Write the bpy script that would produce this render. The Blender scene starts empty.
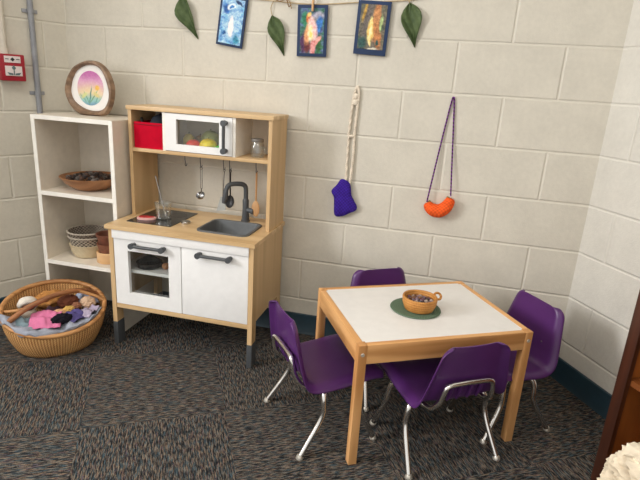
import bpy, bmesh, math, random
from mathutils import Vector, Matrix
random.seed(7)
PI = math.pi
sc = bpy.context.scene
COL = sc.collection

# ---------------------------------------------------------------- shader helpers
def srgb(r, g, b):
    f = lambda c: (c / 255 / 12.92) if c / 255 <= .04045 else ((c / 255 + .055) / 1.055) ** 2.4
    return (f(r), f(g), f(b), 1)

class E:
    """tiny expression builder over Math nodes"""
    def __init__(s, nt, sk): s.nt, s.sk = nt, sk
    def op(s, o, *a):
        n = s.nt.nodes.new('ShaderNodeMath'); n.operation = o
        for i, v in enumerate((s,) + a):
            if isinstance(v, E): s.nt.links.new(v.sk, n.inputs[i])
            else: n.inputs[i].default_value = v
        return E(s.nt, n.outputs[0])
    def __add__(s, v): return s.op('ADD', v)
    __radd__ = __add__
    def __sub__(s, v): return s.op('SUBTRACT', v)
    def __mul__(s, v): return s.op('MULTIPLY', v)
    __rmul__ = __mul__
    def __truediv__(s, v): return s.op('DIVIDE', v)
    def floor(s): return s.op('FLOOR')
    def fract(s): return s.op('FRACT')
    def abs(s): return s.op('ABSOLUTE')
    def min(s, v): return s.op('MINIMUM', v)
    def max(s, v): return s.op('MAXIMUM', v)
    def sin(s): return s.op('SINE')
    def sqrt(s): return s.op('SQRT')
    def atan2(s, v): return s.op('ARCTAN2', v)
    def mod2(s): return (s * .5).fract() * 2
    def step(s, a, b):
        n = s.nt.nodes.new('ShaderNodeMapRange'); n.interpolation_type = 'SMOOTHSTEP'
        s.nt.links.new(s.sk, n.inputs[0]); n.inputs[1].default_value = a; n.inputs[2].default_value = b
        return E(s.nt, n.outputs[0])

class Mat:
    def __init__(s, name, col=(.8, .8, .8, 1), rough=.5, metal=0, spec=.5):
        s.m = bpy.data.materials.new(name); s.m.use_nodes = True
        s.nt = s.m.node_tree; s.b = s.nt.nodes['Principled BSDF']
        s.set(col, rough, metal, spec); s.m.diffuse_color = col
    def set(s, col, rough, metal, spec):
        s.b.inputs['Base Color'].default_value = col; s.b.inputs['Roughness'].default_value = rough
        s.b.inputs['Metallic'].default_value = metal; s.b.inputs['Specular IOR Level'].default_value = spec
    def node(s, t): return s.nt.nodes.new(t)
    def link(s, a, b): s.nt.links.new(a.sk if isinstance(a, E) else a, b)
    def co(s):
        if not hasattr(s, '_tc'):
            s._tc = s.node('ShaderNodeTexCoord')
        return s._tc.outputs['Object']
    def xyz(s, v=None):
        n = s.node('ShaderNodeSeparateXYZ'); s.link(v or s.co(), n.inputs[0])
        return [E(s.nt, n.outputs[i]) for i in range(3)]
    def vec(s, x, y, z):
        n = s.node('ShaderNodeCombineXYZ')
        for i, v in enumerate((x, y, z)):
            if isinstance(v, E): s.link(v, n.inputs[i])
            else: n.inputs[i].default_value = v
        return n.outputs[0]
    def noise(s, scale, v=None, stretch=None, detail=3, rough=.55, color=False):
        v = v or s.co()
        if stretch:
            mp = s.node('ShaderNodeMapping'); s.link(v, mp.inputs[0]); mp.inputs['Scale'].default_value = stretch; v = mp.outputs[0]
        n = s.node('ShaderNodeTexNoise'); s.link(v, n.inputs['Vector'])
        n.inputs['Scale'].default_value = scale; n.inputs['Detail'].default_value = detail; n.inputs['Roughness'].default_value = rough
        return n.outputs['Color'] if color else E(s.nt, n.outputs[0])
    def ramp(s, fac, stops, interp='LINEAR'):
        n = s.node('ShaderNodeValToRGB'); n.color_ramp.interpolation = interp
        el = n.color_ramp.elements
        while len(el) < len(stops): el.new(.5)
        for e, (p, c) in zip(el, stops): e.position = p; e.color = c
        s.link(fac, n.inputs[0]); return n.outputs[0]
    def mix(s, fac, a, b, mode='MIX'):
        n = s.node('ShaderNodeMix'); n.data_type = 'RGBA'; n.blend_type = mode
        for sk, v in ((n.inputs[0], fac), (n.inputs[6], a), (n.inputs[7], b)):
            if isinstance(v, (tuple, float, int)): sk.default_value = v
            else: s.link(v, sk)
        return n.outputs[2]
    def color(s, c): s.link(c, s.b.inputs['Base Color'])
    def bump(s, h, strength=.5, dist=.002):
        n = s.node('ShaderNodeBump'); n.inputs['Strength'].default_value = strength; n.inputs['Distance'].default_value = dist
        s.link(h, n.inputs['Height'])
        prev = getattr(s, '_bump', None)
        if prev: s.link(prev, n.inputs['Normal'])
        s._bump = n.outputs[0]; s.link(s._bump, s.b.inputs['Normal'])

def plain(name, rgb, rough=.5, metal=0, var=.06, nscale=25, spec=.5, bump=0):
    m = Mat(name, srgb(*rgb), rough, metal, spec)
    n = m.noise(nscale)
    a = srgb(*[max(0, c * (1 - var)) for c in rgb]); b = srgb(*[min(255, c * (1 + var)) for c in rgb])
    m.color(m.ramp(n, [(.3, a), (.7, b)]))
    if bump: m.bump(m.noise(nscale * 12), bump, .001)
    return m.m

def wood(name, dark, light, axis='x', rough=.45, scale=9, contrast=1, fig=.35):
    m = Mat(name, srgb(*light), rough)
    st = {'x': (.07, 1, 1), 'y': (1, .07, 1), 'z': (1, 1, .07)}[axis]
    n = m.noise(scale * 4, stretch=st, detail=5, rough=.6)
    big = m.noise(scale, stretch=st, detail=2)
    ring = ((big * 26).sin() * .5 + .5) * fig + n * (1 - fig)
    m.color(m.ramp(ring, [(.2, srgb(*dark)), (.75, srgb(*light))]))
    m.bump(n, .08 * contrast, .0006)
    return m.m

def glass_thin(name, tint=(1, 1, 1, 1), gloss=.12):
    m = Mat(name); nt = m.nt; nt.nodes.remove(m.b)
    t = m.node('ShaderNodeBsdfTransparent'); t.inputs[0].default_value = tint
    g = m.node('ShaderNodeBsdfGlossy'); g.inputs['Roughness'].default_value = .03
    lw = m.node('ShaderNodeLayerWeight'); lw.inputs[0].default_value = .35
    f = E(nt, lw.outputs['Facing']) * .42 + gloss
    mx = m.node('ShaderNodeMixShader'); m.link(f, mx.inputs[0]); m.link(t.outputs[0], mx.inputs[1]); m.link(g.outputs[0], mx.inputs[2])
    m.link(mx.outputs[0], nt.nodes['Material Output'].inputs[0])
    return m.m

def cloth(name, rgb, scale=220, var=.12, rough=.95, bump=.5):
    m = Mat(name, srgb(*rgb), rough, 0, .1)
    x, y, z = m.xyz()
    w = ((x * scale * 6).sin() * ((y + z) * scale * 6).sin()) * .5 + .5
    n = m.noise(30)
    a = srgb(*[c * (1 - var) for c in rgb]); b = srgb(*[min(255, c * (1 + var)) for c in rgb])
    m.color(m.ramp(n * .6 + w * .4, [(.25, a), (.75, b)]))
    m.bump(w, bump, .0012)
    return m.m

def wicker(name, dark, light, rings=260, spokes=60):
    m = Mat(name, srgb(*light), .65, 0, .25)
    x, y, z = m.xyz()
    a = y.atan2(x)
    w = ((a * spokes).sin() * .7 + (z * rings * 2).sin() * (a * spokes + 1.5).sin() * .5) * .5 + .5
    n = m.noise(18)
    m.color(m.ramp(w * .55 + n * .45, [(.25, srgb(*dark)), (.65, srgb(*light))]))
    m.bump(w, .8, .003)
    return m.m

def painting(name, base, blobs, nscale=22, wob=.012, rough=.5):
    """base: colour stops of a noise; blobs: (cx, cz, rx, rz, degrees, rgb[, soft]) in metres on the sheet"""
    m = Mat(name, (.5, .5, .5, 1), rough, 0, .3)
    n = m.noise(nscale, detail=3)
    c = m.ramp(n, [(p, srgb(*k)) for p, k in base])
    x, y, z = m.xyz()
    nx = m.noise(35) - .5; nz = m.noise(35, stretch=(1.3, 1, .8)) - .5
    x = x + nx * (wob * 2); z = z + nz * (wob * 2)
    for bl in blobs:
        cx, cz, rx, rz, an, rgb = bl[:6]; soft = bl[6] if len(bl) > 6 else .25
        ca, sa = math.cos(math.radians(an)), math.sin(math.radians(an))
        dx, dz = x - cx, z - cz
        u = (dx * ca + dz * sa) / rx; v = (dz * ca - dx * sa) / rz
        d = (u * u + v * v).sqrt()
        k = E(m.nt, d.sk).step(1 + soft, 1 - soft)
        c = m.mix(k, c, srgb(*rgb))
    fine = m.noise(95, detail=4, rough=.7)
    c = m.mix(.55 if nscale > 22 else .12, c, m.ramp(fine, [(.38, (.12, .12, .14, 1)), (.62, (.92, .92, .9, 1))]), 'OVERLAY')
    m.color(c)
    return m.m

# ---------------------------------------------------------------- mesh helpers
class MB:
    def __init__(s): s.bm = bmesh.new(); s.mi = 0
    def _tag(s, faces):
        for f in faces: f.material_index = s.mi
        return s
    def face(s, vs):
        try: f = s.bm.faces.new(vs); f.material_index = s.mi; return f
        except ValueError: return None
    def box(s, x0, x1, y0, y1, z0, z1, bev=0, M=None):
        b = bmesh.new()
        bmesh.ops.create_cube(b, size=1, matrix=Matrix.Translation(((x0 + x1) / 2, (y0 + y1) / 2, (z0 + z1) / 2)) @ Matrix.Diagonal((abs(x1 - x0), abs(y1 - y0), abs(z1 - z0), 1)))
        if bev: bmesh.ops.bevel(b, geom=b.edges[:], offset=bev, segments=2, affect='EDGES', profile=.6)
        return s.absorb(b, M)
    def absorb(s, b, M=None):
        mp = {}
        for v in b.verts: mp[v] = s.bm.verts.new(M @ v.co if M else v.co)
        for f in b.faces: s.face([mp[v] for v in f.verts])
        b.free(); return s
    def prism(s, pts, axis, a, b_, bev=0):
        """polygon pts (2D) extruded along axis from a to b_"""
        def P(p, t): return {'x': (t, p[0], p[1]), 'y': (p[0], t, p[1]), 'z': (p[0], p[1], t)}[axis]
        b = bmesh.new()
        A = [b.verts.new(P(p, a)) for p in pts]; B = [b.verts.new(P(p, b_)) for p in pts]
        n = len(pts); b.faces.new(A); b.faces.new(B[::-1])
        for i in range(n): b.faces.new([A[i], B[i], B[(i + 1) % n], A[(i + 1) % n]])
        if bev: bmesh.ops.bevel(b, geom=b.edges[:], offset=bev, segments=2, affect='EDGES')
        return s.absorb(b)
    def ring_prism(s, outer, inner, axis, a, b_):
        def P(p, t): return {'x': (t, p[0], p[1]), 'y': (p[0], t, p[1]), 'z': (p[0], p[1], t)}[axis]
        n = len(outer); V = [[s.bm.verts.new(P(p, t)) for p in loop] for loop in (outer, inner) for t in (a, b_)]
        oa, ob, ia, ib = V
        for i in range(n):
            j = (i + 1) % n
            s.face([oa[i], oa[j], ob[j], ob[i]]); s.face([ia[j], ia[i], ib[i], ib[j]])
            s.face([oa[j], oa[i], ia[i], ia[j]]); s.face([ob[i], ob[j], ib[j], ib[i]])
        return s
    def tube(s, pts, r, n=10, closed=False, caps=True, flat=1):
        pts = [Vector(p) for p in pts]; N = len(pts); rr = r if isinstance(r, (list, tuple)) else [r] * N
        rings = []; up = None
        for i, p in enumerate(pts):
            if closed: t = pts[(i + 1) % N] - pts[i - 1]
            else: t = pts[min(i + 1, N - 1)] - pts[max(i - 1, 0)]
            t.normalize()
            if up is None: up = Vector((0, 0, 1)) if abs(t.z) < .9 else Vector((1, 0, 0))
            x = t.cross(up)
            if x.length < 1e-4: x = t.orthogonal()
            x.normalize(); y = x.cross(t).normalized(); up = y
            rings.append([s.bm.verts.new(p + (x * math.cos(2 * PI * k / n) + y * math.sin(2 * PI * k / n) * flat) * rr[i]) for k in range(n)])
        for i in range(N if closed else N - 1):
            A, B = rings[i], rings[(i + 1) % N]
            for k in range(n): s.face([A[k], A[(k + 1) % n], B[(k + 1) % n], B[k]])
        if caps and not closed: s.face(rings[0][::-1]); s.face(rings[-1])
        return s
    def lathe(s, prof, c=(0, 0, 0), n=32, M=None, sy=1):
        c = Vector(c); rings = []
        for r, z in prof:
            if r < 1e-5: rings.append([s.bm.verts.new((M @ (Vector((0, 0, z)))) + c if M else Vector((0, 0, z)) + c)])
            else:
                ring = []
                for k in range(n):
                    v = Vector((r * math.cos(2 * PI * k / n), sy * r * math.sin(2 * PI * k / n), z))
                    ring.append(s.bm.verts.new((M @ v if M else v) + c))
                rings.append(ring)
        for A, B in zip(rings, rings[1:]):
            for k in range(n):
                j = (k + 1) % n
                if len(A) == 1 and len(B) == 1: continue
                if len(A) == 1: s.face([A[0], B[j], B[k]])
                elif len(B) == 1: s.face([A[k], A[j], B[0]])
                else: s.face([A[k], A[j], B[j], B[k]])
        return s
    def grid(s, f, nu, nv):
        V = [[s.bm.verts.new(f(i / nu, j / nv)) for j in range(nv + 1)] for i in range(nu + 1)]
        for i in range(nu):
            for j in range(nv): s.face([V[i][j], V[i + 1][j], V[i + 1][j + 1], V[i][j + 1]])
        return s
    def blob(s, c, r, sub=3, rough=0, freq=9, M=None, seed=0):
        b = bmesh.new(); bmesh.ops.create_icosphere(b, subdivisions=sub, radius=1)
        from mathutils import noise
        for v in b.verts:
            d = 1 + rough * noise.noise(v.co * freq * .25 + Vector((seed * 3.1, seed, 0)))
            v.co = Vector((v.co.x * r[0], v.co.y * r[1], v.co.z * r[2])) * d
        return s.absorb(b, Matrix.Translation(c) @ M if M else Matrix.Translation(c))
    def build(s, name, mats, parent=None, smooth=True, angle=40, loc=None, rot=None):
        bm = s.bm
        bmesh.ops.recalc_face_normals(bm, faces=bm.faces[:])
        me = bpy.data.meshes.new(name)
        for f in bm.faces: f.smooth = smooth
        if smooth:
            la = math.radians(angle)
            for e in bm.edges:
                if len(e.link_faces) == 2 and e.calc_face_angle(0) > la: e.smooth = False
        bm.to_mesh(me); bm.free()
        for m in (mats if isinstance(mats, (list, tuple)) else [mats]): me.materials.append(m)
        o = bpy.data.objects.new(name, me); COL.objects.link(o)
        if parent: o.parent = parent
        if loc: o.location = loc
        if rot: o.rotation_euler = rot
        return o

def tag(o, label, cat, group=None):
    o['label'] = label; o['category'] = cat
    if group: o['group'] = group
    return o
def thing(name, label, cat, loc=(0, 0, 0), rz=0, group=None):
    o = bpy.data.objects.new(name, None); COL.objects.link(o); o.empty_display_size = .05
    o.location = loc; o.rotation_euler = (0, 0, rz)
    return tag(o, label, cat, group)
def struct(o): o['kind'] = 'structure'; return o
def copy_tree(o, parent=None):
    c = o.copy(); COL.objects.link(c)
    if parent: c.parent = parent
    for ch in list(o.children): copy_tree(ch, c)
    return c
def solid(o, t, off=-1):
    m = o.modifiers.new('solid', 'SOLIDIFY'); m.thickness = t; m.offset = off; return o
def subsurf(o, n=1):
    m = o.modifiers.new('sub', 'SUBSURF'); m.levels = n; m.render_levels = n; return o
def smooth_path(ctrl, n=8, closed=False):
    P = [Vector(p) for p in ctrl]; out = []; N = len(P)
    for i in range(N if closed else N - 1):
        if closed: a, b, c, d = P[i - 1], P[i], P[(i + 1) % N], P[(i + 2) % N]
        else: a, b, c, d = P[max(i - 1, 0)], P[i], P[i + 1], P[min(i + 2, N - 1)]
        for k in range(n):
            t = k / n
            out.append(.5 * ((2 * b) + (c - a) * t + (2 * a - 5 * b + 4 * c - d) * t * t + (3 * b - a - 3 * c + d) * t ** 3))
    if not closed: out.append(P[-1])
    return out
def rrect(x0, x1, y0, y1, r, n=5):
    out = []
    for cx, cy, a in ((x1 - r, y1 - r, 0), (x0 + r, y1 - r, 90), (x0 + r, y0 + r, 180), (x1 - r, y0 + r, 270)):
        for k in range(n + 1):
            t = math.radians(a + 90 * k / n); out.append((cx + r * math.cos(t), cy + r * math.sin(t)))
    return out

# ---------------------------------------------------------------- materials
XL, XR, AL, AR_ = -2.7392, -.3025, -.5388, .5593
H, Z0, X0 = .2032, .1835, -.4987

def block_wall(name, u0, rgb, even_at):
    """painted concrete block in running bond; local x runs along the wall, z up; even_at: u of a vertical joint in even courses"""
    m = Mat(name, srgb(*rgb), .55, 0, .35)
    x, y, z = m.xyz()
    rz = (z - Z0) / H
    row = rz.floor()
    dh = ((rz + .5).fract() - .5).abs() * H
    uu = (x - even_at) / (2 * H) + row.mod2() * .5
    dv = ((uu + .5).fract() - .5).abs() * (2 * H)
    d = dh.min(dv)
    n = m.noise(60, detail=4); n2 = m.noise(7, detail=3); n3 = m.noise(190, detail=2)
    prof = d.step(.0015, .0075)
    m.bump(prof, .55, .006)
    m.bump(n3 * .5 + n * .5, .35, .004)
    a = srgb(*[c * .955 for c in rgb]); b = srgb(*[min(255, c * 1.03) for c in rgb])
    c0 = m.ramp(n2 * .6 + n * .4, [(.3, a), (.7, b)])
    m.color(m.mix(prof, srgb(*[min(255, c * 1.03) for c in rgb]), c0))
    return m.m

WALLC = (212, 206, 192)
M_wall_back = block_wall('painted_block_back', 0, WALLC, X0 + H)
# u on the side walls is measured from their corner
M_wall_left = block_wall('painted_block_left', 0, WALLC, -.307)
M_wall_right = block_wall('painted_block_right', 0, (214, 210, 200), .137)

def carpet():
    m = Mat('carpet_tiles', (.05, .05, .05, 1), .95, 0, .1)
    x, y, z = m.xyz()
    S = .5
    cell = (x / S).floor() + (y / S).floor()
    par = (cell + 1).mod2().step(.45, .55)
    a = x + (y - x) * par; b = y + (x - y) * par        # a along the strands, b across
    tx, ty = (x / S).floor(), (y / S).floor()
    wob = m.noise(60, detail=1) * .004
    fine = m.noise(1, v=m.vec(a * 34 + tx * 7.3, (b + wob) * 215, ty * 5.1), detail=2, rough=.6)
    hue = m.noise(1, v=m.vec(a * 32 + ty * 3.7, (b + wob) * 200, tx * 9.2 + 40), detail=1)
    big = m.noise(5, detail=2)
    colr = m.ramp(hue, [(.0, srgb(52, 70, 78)), (.38, srgb(72, 88, 94)), (.45, srgb(98, 96, 92)), (.52, srgb(126, 118, 106)), (.58, srgb(132, 112, 92)), (.64, srgb(104, 82, 74)), (.7, srgb(90, 84, 96))])
    grain = m.noise(330, detail=1)
    fine = fine * .72 + grain * .28
    k = fine.step(.40, .62)
    base = m.ramp(big, [(.3, srgb(27, 28, 30)), (.7, srgb(35, 35, 37))])
    m.color(m.mix(k, base, colr))
    m.bump(fine, .9, .006)
    return m.m
M_carpet = carpet()
M_base = plain('navy_vinyl_base', (34, 58, 70), .45, var=.05)
M_ceiling = plain('ceiling_tile', (225, 223, 216), .9)
birch_x = wood('birch_laminate_x', (196, 160, 112), (222, 190, 144), 'x', .4, 8)
birch_z = wood('birch_laminate_z', (194, 158, 110), (220, 186, 140), 'z', .4, 8)
birch_panel = wood('birch_panel', (186, 152, 106), (210, 176, 130), 'z', .45, 6)
pine_x = wood('pine_x', (184, 128, 72), (226, 172, 112), 'x', .5, 9, 1, .5)
pine_y = wood('pine_y', (184, 128, 72), (226, 172, 112), 'y', .5, 9, 1, .5)
pine_z = wood('pine_z', (184, 128, 72), (224, 170, 112), 'z', .5, 9, 1, .5)
M_white = plain('white_foil', (243, 242, 240), .4, var=.012)
M_cream = plain('cream_melamine', (226, 217, 202), .5, var=.02)
M_creamedge = plain('white_edge', (245, 241, 232), .5, var=.02)
M_laminate = plain('white_laminate', (228, 225, 221), .38, var=.012)
M_grey = plain('dark_grey_plastic', (74, 77, 80), .45, var=.05)
M_sink = plain('grey_sink_plastic', (88, 91, 93), .5, var=.05)
M_hob = plain('black_hob_glass', (34, 36, 38), .12, var=.1)
M_black = plain('black_plastic', (26, 26, 28), .45)
M_steel = plain('brushed_steel', (185, 185, 185), .25, 1, var=.05)
M_chrome = plain('chrome', (228, 226, 222), .2, 1, var=.02)
M_nickel = plain('nickel_glide', (216, 210, 198), .3, .7, var=.05)
M_purple = plain('purple_polypropylene', (80, 38, 98), .36, var=.05, nscale=8)
M_glass = glass_thin('clear_glass', (.97, .985, .985, 1), .09)
M_pane = glass_thin('door_window_plastic', (.96, .97, .96, 1), .015)
M_spoonwood = wood('beech_spoon', (180, 132, 88), (212, 168, 118), 'z', .5)
M_red = cloth('red_felt', (196, 14, 44), 150, .08)
M_darkbook = wood('mahogany_stain_dark', (54, 28, 18), (80, 42, 26), 'z', .35, 10)
M_bookside = wood('mahogany_stain_interior', (120, 66, 26), (160, 94, 40), 'z', .4, 7)
M_bookshelf = wood('mahogany_stain_shelf', (110, 60, 28), (150, 88, 40), 'x', .4, 7)

# ---------------------------------------------------------------- room shell
def wall_obj(name, length, h, mat, loc, rz, flip=False, t=.12):
    # local x along the wall from its corner; front face at local y=0
    b = MB(); b.box(0, length, 0, t, 0, h) if not flip else b.box(-length, 0, 0, t, 0, h)
    o = b.build(name, mat, None, smooth=False); o.location = loc; o.rotation_euler = (0, 0, rz); return struct(o)
HT = 2.75
wb = MB(); wb.box(XL - .08, XR + .08, 0, .12, 0, HT); wb = struct(wb.build('wall_back', M_wall_back, smooth=False))
aR = math.atan2(-1, AR_)          # direction of the right wall towards the camera
wall_obj('wall_right', 4.6, HT, M_wall_right, (XR, 0, 0), aR)
aL = math.atan2(1, -AL)           # direction along the left wall, towards the corner
wall_obj('wall_left', 4.6, HT, M_wall_left, (XL, 0, 0), aL, flip=True)
f = MB(); f.box(-6.2, 3.8, -5.2, .6, -.1, 0)
fl = f.build('floor', M_carpet, smooth=False)
# carpet tile grid is turned 30 degrees; object space of the floor carries it
fl.data.transform(Matrix.Rotation(-math.radians(30), 4, 'Z') @ Matrix.Translation((1.588, .725, 0)))
fl.location = (-1.588, -.725, 0); fl.rotation_euler = (0, 0, math.radians(30)); struct(fl)
f = MB(); f.box(-6.2, 3.8, -5.2, .6, HT, HT + .1); struct(f.build('ceiling', M_ceiling, smooth=False))
def base_prof(b, x0, x1):
    b.prism([(0, 0), (-.014, 0), (-.008, .012), (-.006, .1), (0, .104)], 'x', x0, x1)
b = MB(); base_prof(b, XL - .003, XR + .003); struct(b.build('baseboard_back', M_base))
b = MB(); base_prof(b, 0, 4.6); o = struct(b.build('baseboard_right', M_base)); o.location = (XR, 0, 0); o.rotation_euler = (0, 0, aR)
b = MB(); base_prof(b, -4.6, 0); o = struct(b.build('baseboard_left', M_base)); o.location = (XL, 0, 0); o.rotation_euler = (0, 0, aL)

# ---------------------------------------------------------------- left wall fittings (local x along wall, towards corner positive)
def on_left(u, z, off=0):     # u = distance from the corner
    d = Vector((math.cos(aL), math.sin(aL), 0)); n = Vector((math.sin(aL), -math.cos(aL), 0))
    return Vector((XL, 0, z)) - d * u + n * off
M_conduit = plain('grey_galvanised_paint', (150, 152, 158), .5, .2, var=.05)
M_conduitw = plain('wall_paint_conduit', (214, 206, 192), .5, var=.03)
cd = thing('conduit', 'grey painted electrical conduit running up the left wall beside the white shelf', 'pipe', on_left(.157, 0), aL)
MB().tube([(0, -.016, .0), (0, -.016, 2.7)], .0125, 14).build('pipe', M_conduit, cd)
for z in (1.083, 1.44, 1.8):
    b = MB(); b.tube([(0, -.016, z - .008), (0, -.016, z + .008)], .0155, 14)
    b.box(-.033, .033, -.006, -.0005, z - .008, z + .008, .002); b.build('strap', M_conduit, cd)
cw = thing('conduit', 'cream painted conduit coming down to the red fire alarm box', 'pipe', on_left(.284, 1.2485), aL)
MB().tube([(0, -.016, 0), (0, -.016, 1.45)], .0145, 14).build('pipe', M_conduitw, cw)
MB().tube([(0, -.016, 0), (0, -.016, .022)], .019, 14).build('collar', M_conduitw, cw)
M_alarm = plain('fire_alarm_red', (158, 16, 38), .4, var=.04)
M_alarmlab = plain('alarm_label_white', (226, 214, 212), .5, var=.03)
M_alarmmark = plain('alarm_mark_green_grey', (92, 112, 112), .5)
al = thing('fire_alarm_box', 'red fire alarm pull station with two white labels on the left wall', 'fire alarm', on_left(.263, 1.134), aL)
b = MB(); b.box(-.05, .05, -.048, -.0005, 0, .114, .005); b.build('housing', M_alarm, al)
b = MB(); b.box(-.034, .032, -.0505, -.047, .078, .106, .001); b.build('top_label', M_alarmlab, al)
b = MB(); b.prism([(-.001, .083), (.008, .092), (-.001, .101), (-.01, .092)], 'y', -.0515, -.0504)
b.prism([(-.03, .0915), (-.016, .0915), (-.016, .0945), (-.03, .0945)], 'y', -.0513, -.0504); b.prism([(.014, .0915), (.028, .0915), (.028, .0945), (.014, .0945)], 'y', -.0513, -.0504)
b.build('diamond_mark', M_black, al, smooth=False)
b = MB(); b.box(-.034, .034, -.054, -.047, .022, .064, .0015); b.build('pull_handle', M_alarmlab, al)
b = MB(); b.prism([(0, .046), (.009, .056), (0, .068), (-.009, .056)], 'y', -.056, -.0538)
b.prism([(-.028, .037), (-.006, .033), (-.004, .026), (-.02, .026)], 'y', -.056, -.0538)
b.prism([(.028, .037), (.006, .033), (.004, .026), (.02, .026)], 'y', -.056, -.0538)
b.prism([(-.002, .026), (.002, .026), (.002, .046), (-.002, .046)], 'y', -.056, -.0538)
b.build('hand_mark', M_alarmmark, al, smooth=False)

# ---------------------------------------------------------------- white shelf unit
sx0, sx1, sy0, sy1, sh = -2.711, -2.300, -.305, -.018, 1.0
su = thing('shelf_unit', 'white open shelf unit in the corner left of the play kitchen', 'shelf', ((sx0 + sx1) / 2, sy1, 0))
W2 = (sx1 - sx0) / 2; D = sy1 - sy0; T = .019
for s_ in (-1, 1):
    x0, x1 = (-W2, -W2 + T) if s_ < 0 else (W2 - T, W2)
    b = MB(); b.box(x0, x1, -D + .001, 0, 0, sh - .0005); sp = b.build('side_panel', M_cream, su, smooth=False)
    b = MB(); b.box(x0, x1, -D - .0015, -D + .001, 0, sh - .0005); b.build('edge_band', M_creamedge, sp, smooth=False)
    if s_ > 0:
        b = MB(); b.tube([(W2 - .001, -.16, .965), (W2 + .0008, -.16, .965)], .004, 10); b.build('peg_hole', M_black, sp)
for z in (.302, .638, sh - T):
    b = MB(); b.box(-W2 + T, W2 - T, -D + .001, -.006, z, z + T); o = b.build('top_panel' if z > .9 else 'shelf_board', M_cream, su, smooth=False)
    b = MB(); b.box(-W2 + T, W2 - T, -D - .0015, -D + .001, z, z + T); b.build('edge_band', M_creamedge, o, smooth=False)
b = MB(); b.box(-W2 + T, W2 - T, -.006, 0, .01, sh - T); b.build('back_panel', M_cream, su, smooth=False)

# agate-like frame on top
def zoomshape(pts): return [((x - 245) * .00076, (455 - y) * .00066) for x, y in pts]
outer = zoomshape([(75, 310), (82, 240), (105, 185), (150, 125), (230, 88), (310, 95), (370, 150), (405, 240), (403, 330), (380, 405), (340, 447), (250, 455), (170, 450), (110, 400)])
inner = zoomshape([(112, 310), (116, 255), (130, 205), (162, 152), (225, 118), (290, 120), (336, 158), (366, 235), (378, 310), (362, 372), (325, 412), (255, 420), (190, 402), (135, 362)])
so = [tuple(v)[:2] for v in smooth_path([(x, z, 0) for x, z in outer], 5, True)]
si = [tuple(v)[:2] for v in smooth_path([(x, z, 0) for x, z in inner], 5, True)]
M_frame = wood('driftwood_frame', (104, 80, 60), (158, 128, 102), 'y', .45, 12)
pf = thing('picture_frame', 'rounded brown driftwood frame with an oval pastel painting standing on the white shelf unit', 'picture frame', (-2.520, -.14, 1.0))
pf.rotation_euler = (math.radians(-4), 0, 0)
b = MB(); N = len(so)
loops = []
for wgt, yy in ((0, .0), (.0, -.012), (.25, -.024), (.6, -.026), (.95, -.018), (1, -.006)):
    loops.append([b.bm.verts.new((so[i][0] * (1 - wgt) + si[i][0] * wgt, yy, so[i][1] * (1 - wgt) + si[i][1] * wgt)) for i in range(N)])
loops.append([b.bm.verts.new((si[i][0], 0, si[i][1])) for i in range(N)])
for A, B in zip(loops, loops[1:] + loops[:1]):
    for i in range(N): b.face([A[i], A[(i + 1) % N], B[(i + 1) % N], B[i]])
b.build('frame', M_frame, pf)
M_mat = plain('white_mat_card', (244, 240, 236), .8, var=.01)
MB().prism(si, 'y', -.007, -.001).build('mat_board', M_mat, pf, smooth=False)
ov = [(.09 * .76 * math.cos(t) , .122 + .116 * .66 * math.sin(t)) for t in [2 * PI * k / 40 for k in range(40)]]
M_water = painting('pastel_watercolour', [(.3, (214, 150, 190)), (.7, (226, 170, 200))], [
    (0, .085, .09, .05, 0, (236, 214, 170), .6), (0, .055, .1, .035, 0, (150, 196, 190), .5), (0, .035, .1, .025, 0, (120, 160, 186), .5),
    (0, .20, .09, .035, 0, (196, 110, 170), .6), (.035, .125, .012, .012, 0, (240, 190, 90), .4), (0, .085, .0035, .042, -8, (92, 140, 130), .4), (-.018, .078, .0025, .03, 28, (110, 160, 130), .4), (-.034, .074, .0025, .026, 42, (120, 170, 140), .4),
    (.018, .085, .003, .034, -34, (120, 160, 120), .4), (.034, .074, .0025, .022, -20, (110, 160, 150), .4), (-.03, .09, .018, .008, 40, (214, 216, 150), .4), (.03, .095, .018, .008, -30, (220, 206, 140), .4)], wob=.006)
b = MB(); b.prism([(x - .0, z) for x, z in ov], 'y', -.0082, -.0068); b.build('painting', M_water, pf, smooth=False)

# wooden bowl on the middle shelf, filled with cones
M_bowlwood = wood('turned_bowl_wood', (136, 88, 54), (176, 124, 82), 'x', .4, 8)
tb = tag(MB().lathe([(0, 0), (.06, 0), (.075, .004), (.112, .03), (.135, .058), (.138, .062), (.133, .063), (.126, .056), (.1, .03), (.06, .014), (0, .012)], n=44).build('wooden_bowl', M_bowlwood), 'wide brown wooden bowl full of small dark cones on the middle shelf', 'bowl')
tb.location = (-2.530, -.165, .6573)
M_cone = [plain('dark_cone', (48, 40, 38), .8, var=.3, nscale=90), plain('grey_cone', (96, 88, 82), .8, var=.3, nscale=90), plain('brown_cone', (72, 50, 38), .8, var=.3, nscale=90)]
cone_me = []
for k in range(3):
    b = MB(); prof = [(0, -.011)]
    for i in range(7):
        t = i / 6; r = .0095 * math.sin(PI * (t * .8 + .15)); prof += [(r + .0018, -.010 + t * .020), (r - .0012, -.0085 + t * .020)]
    prof.append((0, .013)); b.lathe(prof, n=9)
    o = b.build('seed_cone', M_cone[k]); cone_me.append(o)
GL = 'small dark seed cone heaped with the others in the wide wooden bowl'
first = True; n = 0; pts = []
for ring, cnt, zz in ((.098, 22, .054), (.075, 17, .058), (.05, 12, .063), (.026, 7, .068), (0, 1, .072)):
    for i in range(cnt):
        a = 2 * PI * (i + random.random() * .5) / cnt; pts.append((ring * math.cos(a), ring * math.sin(a), zz + random.uniform(-.004, .004)))
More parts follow.
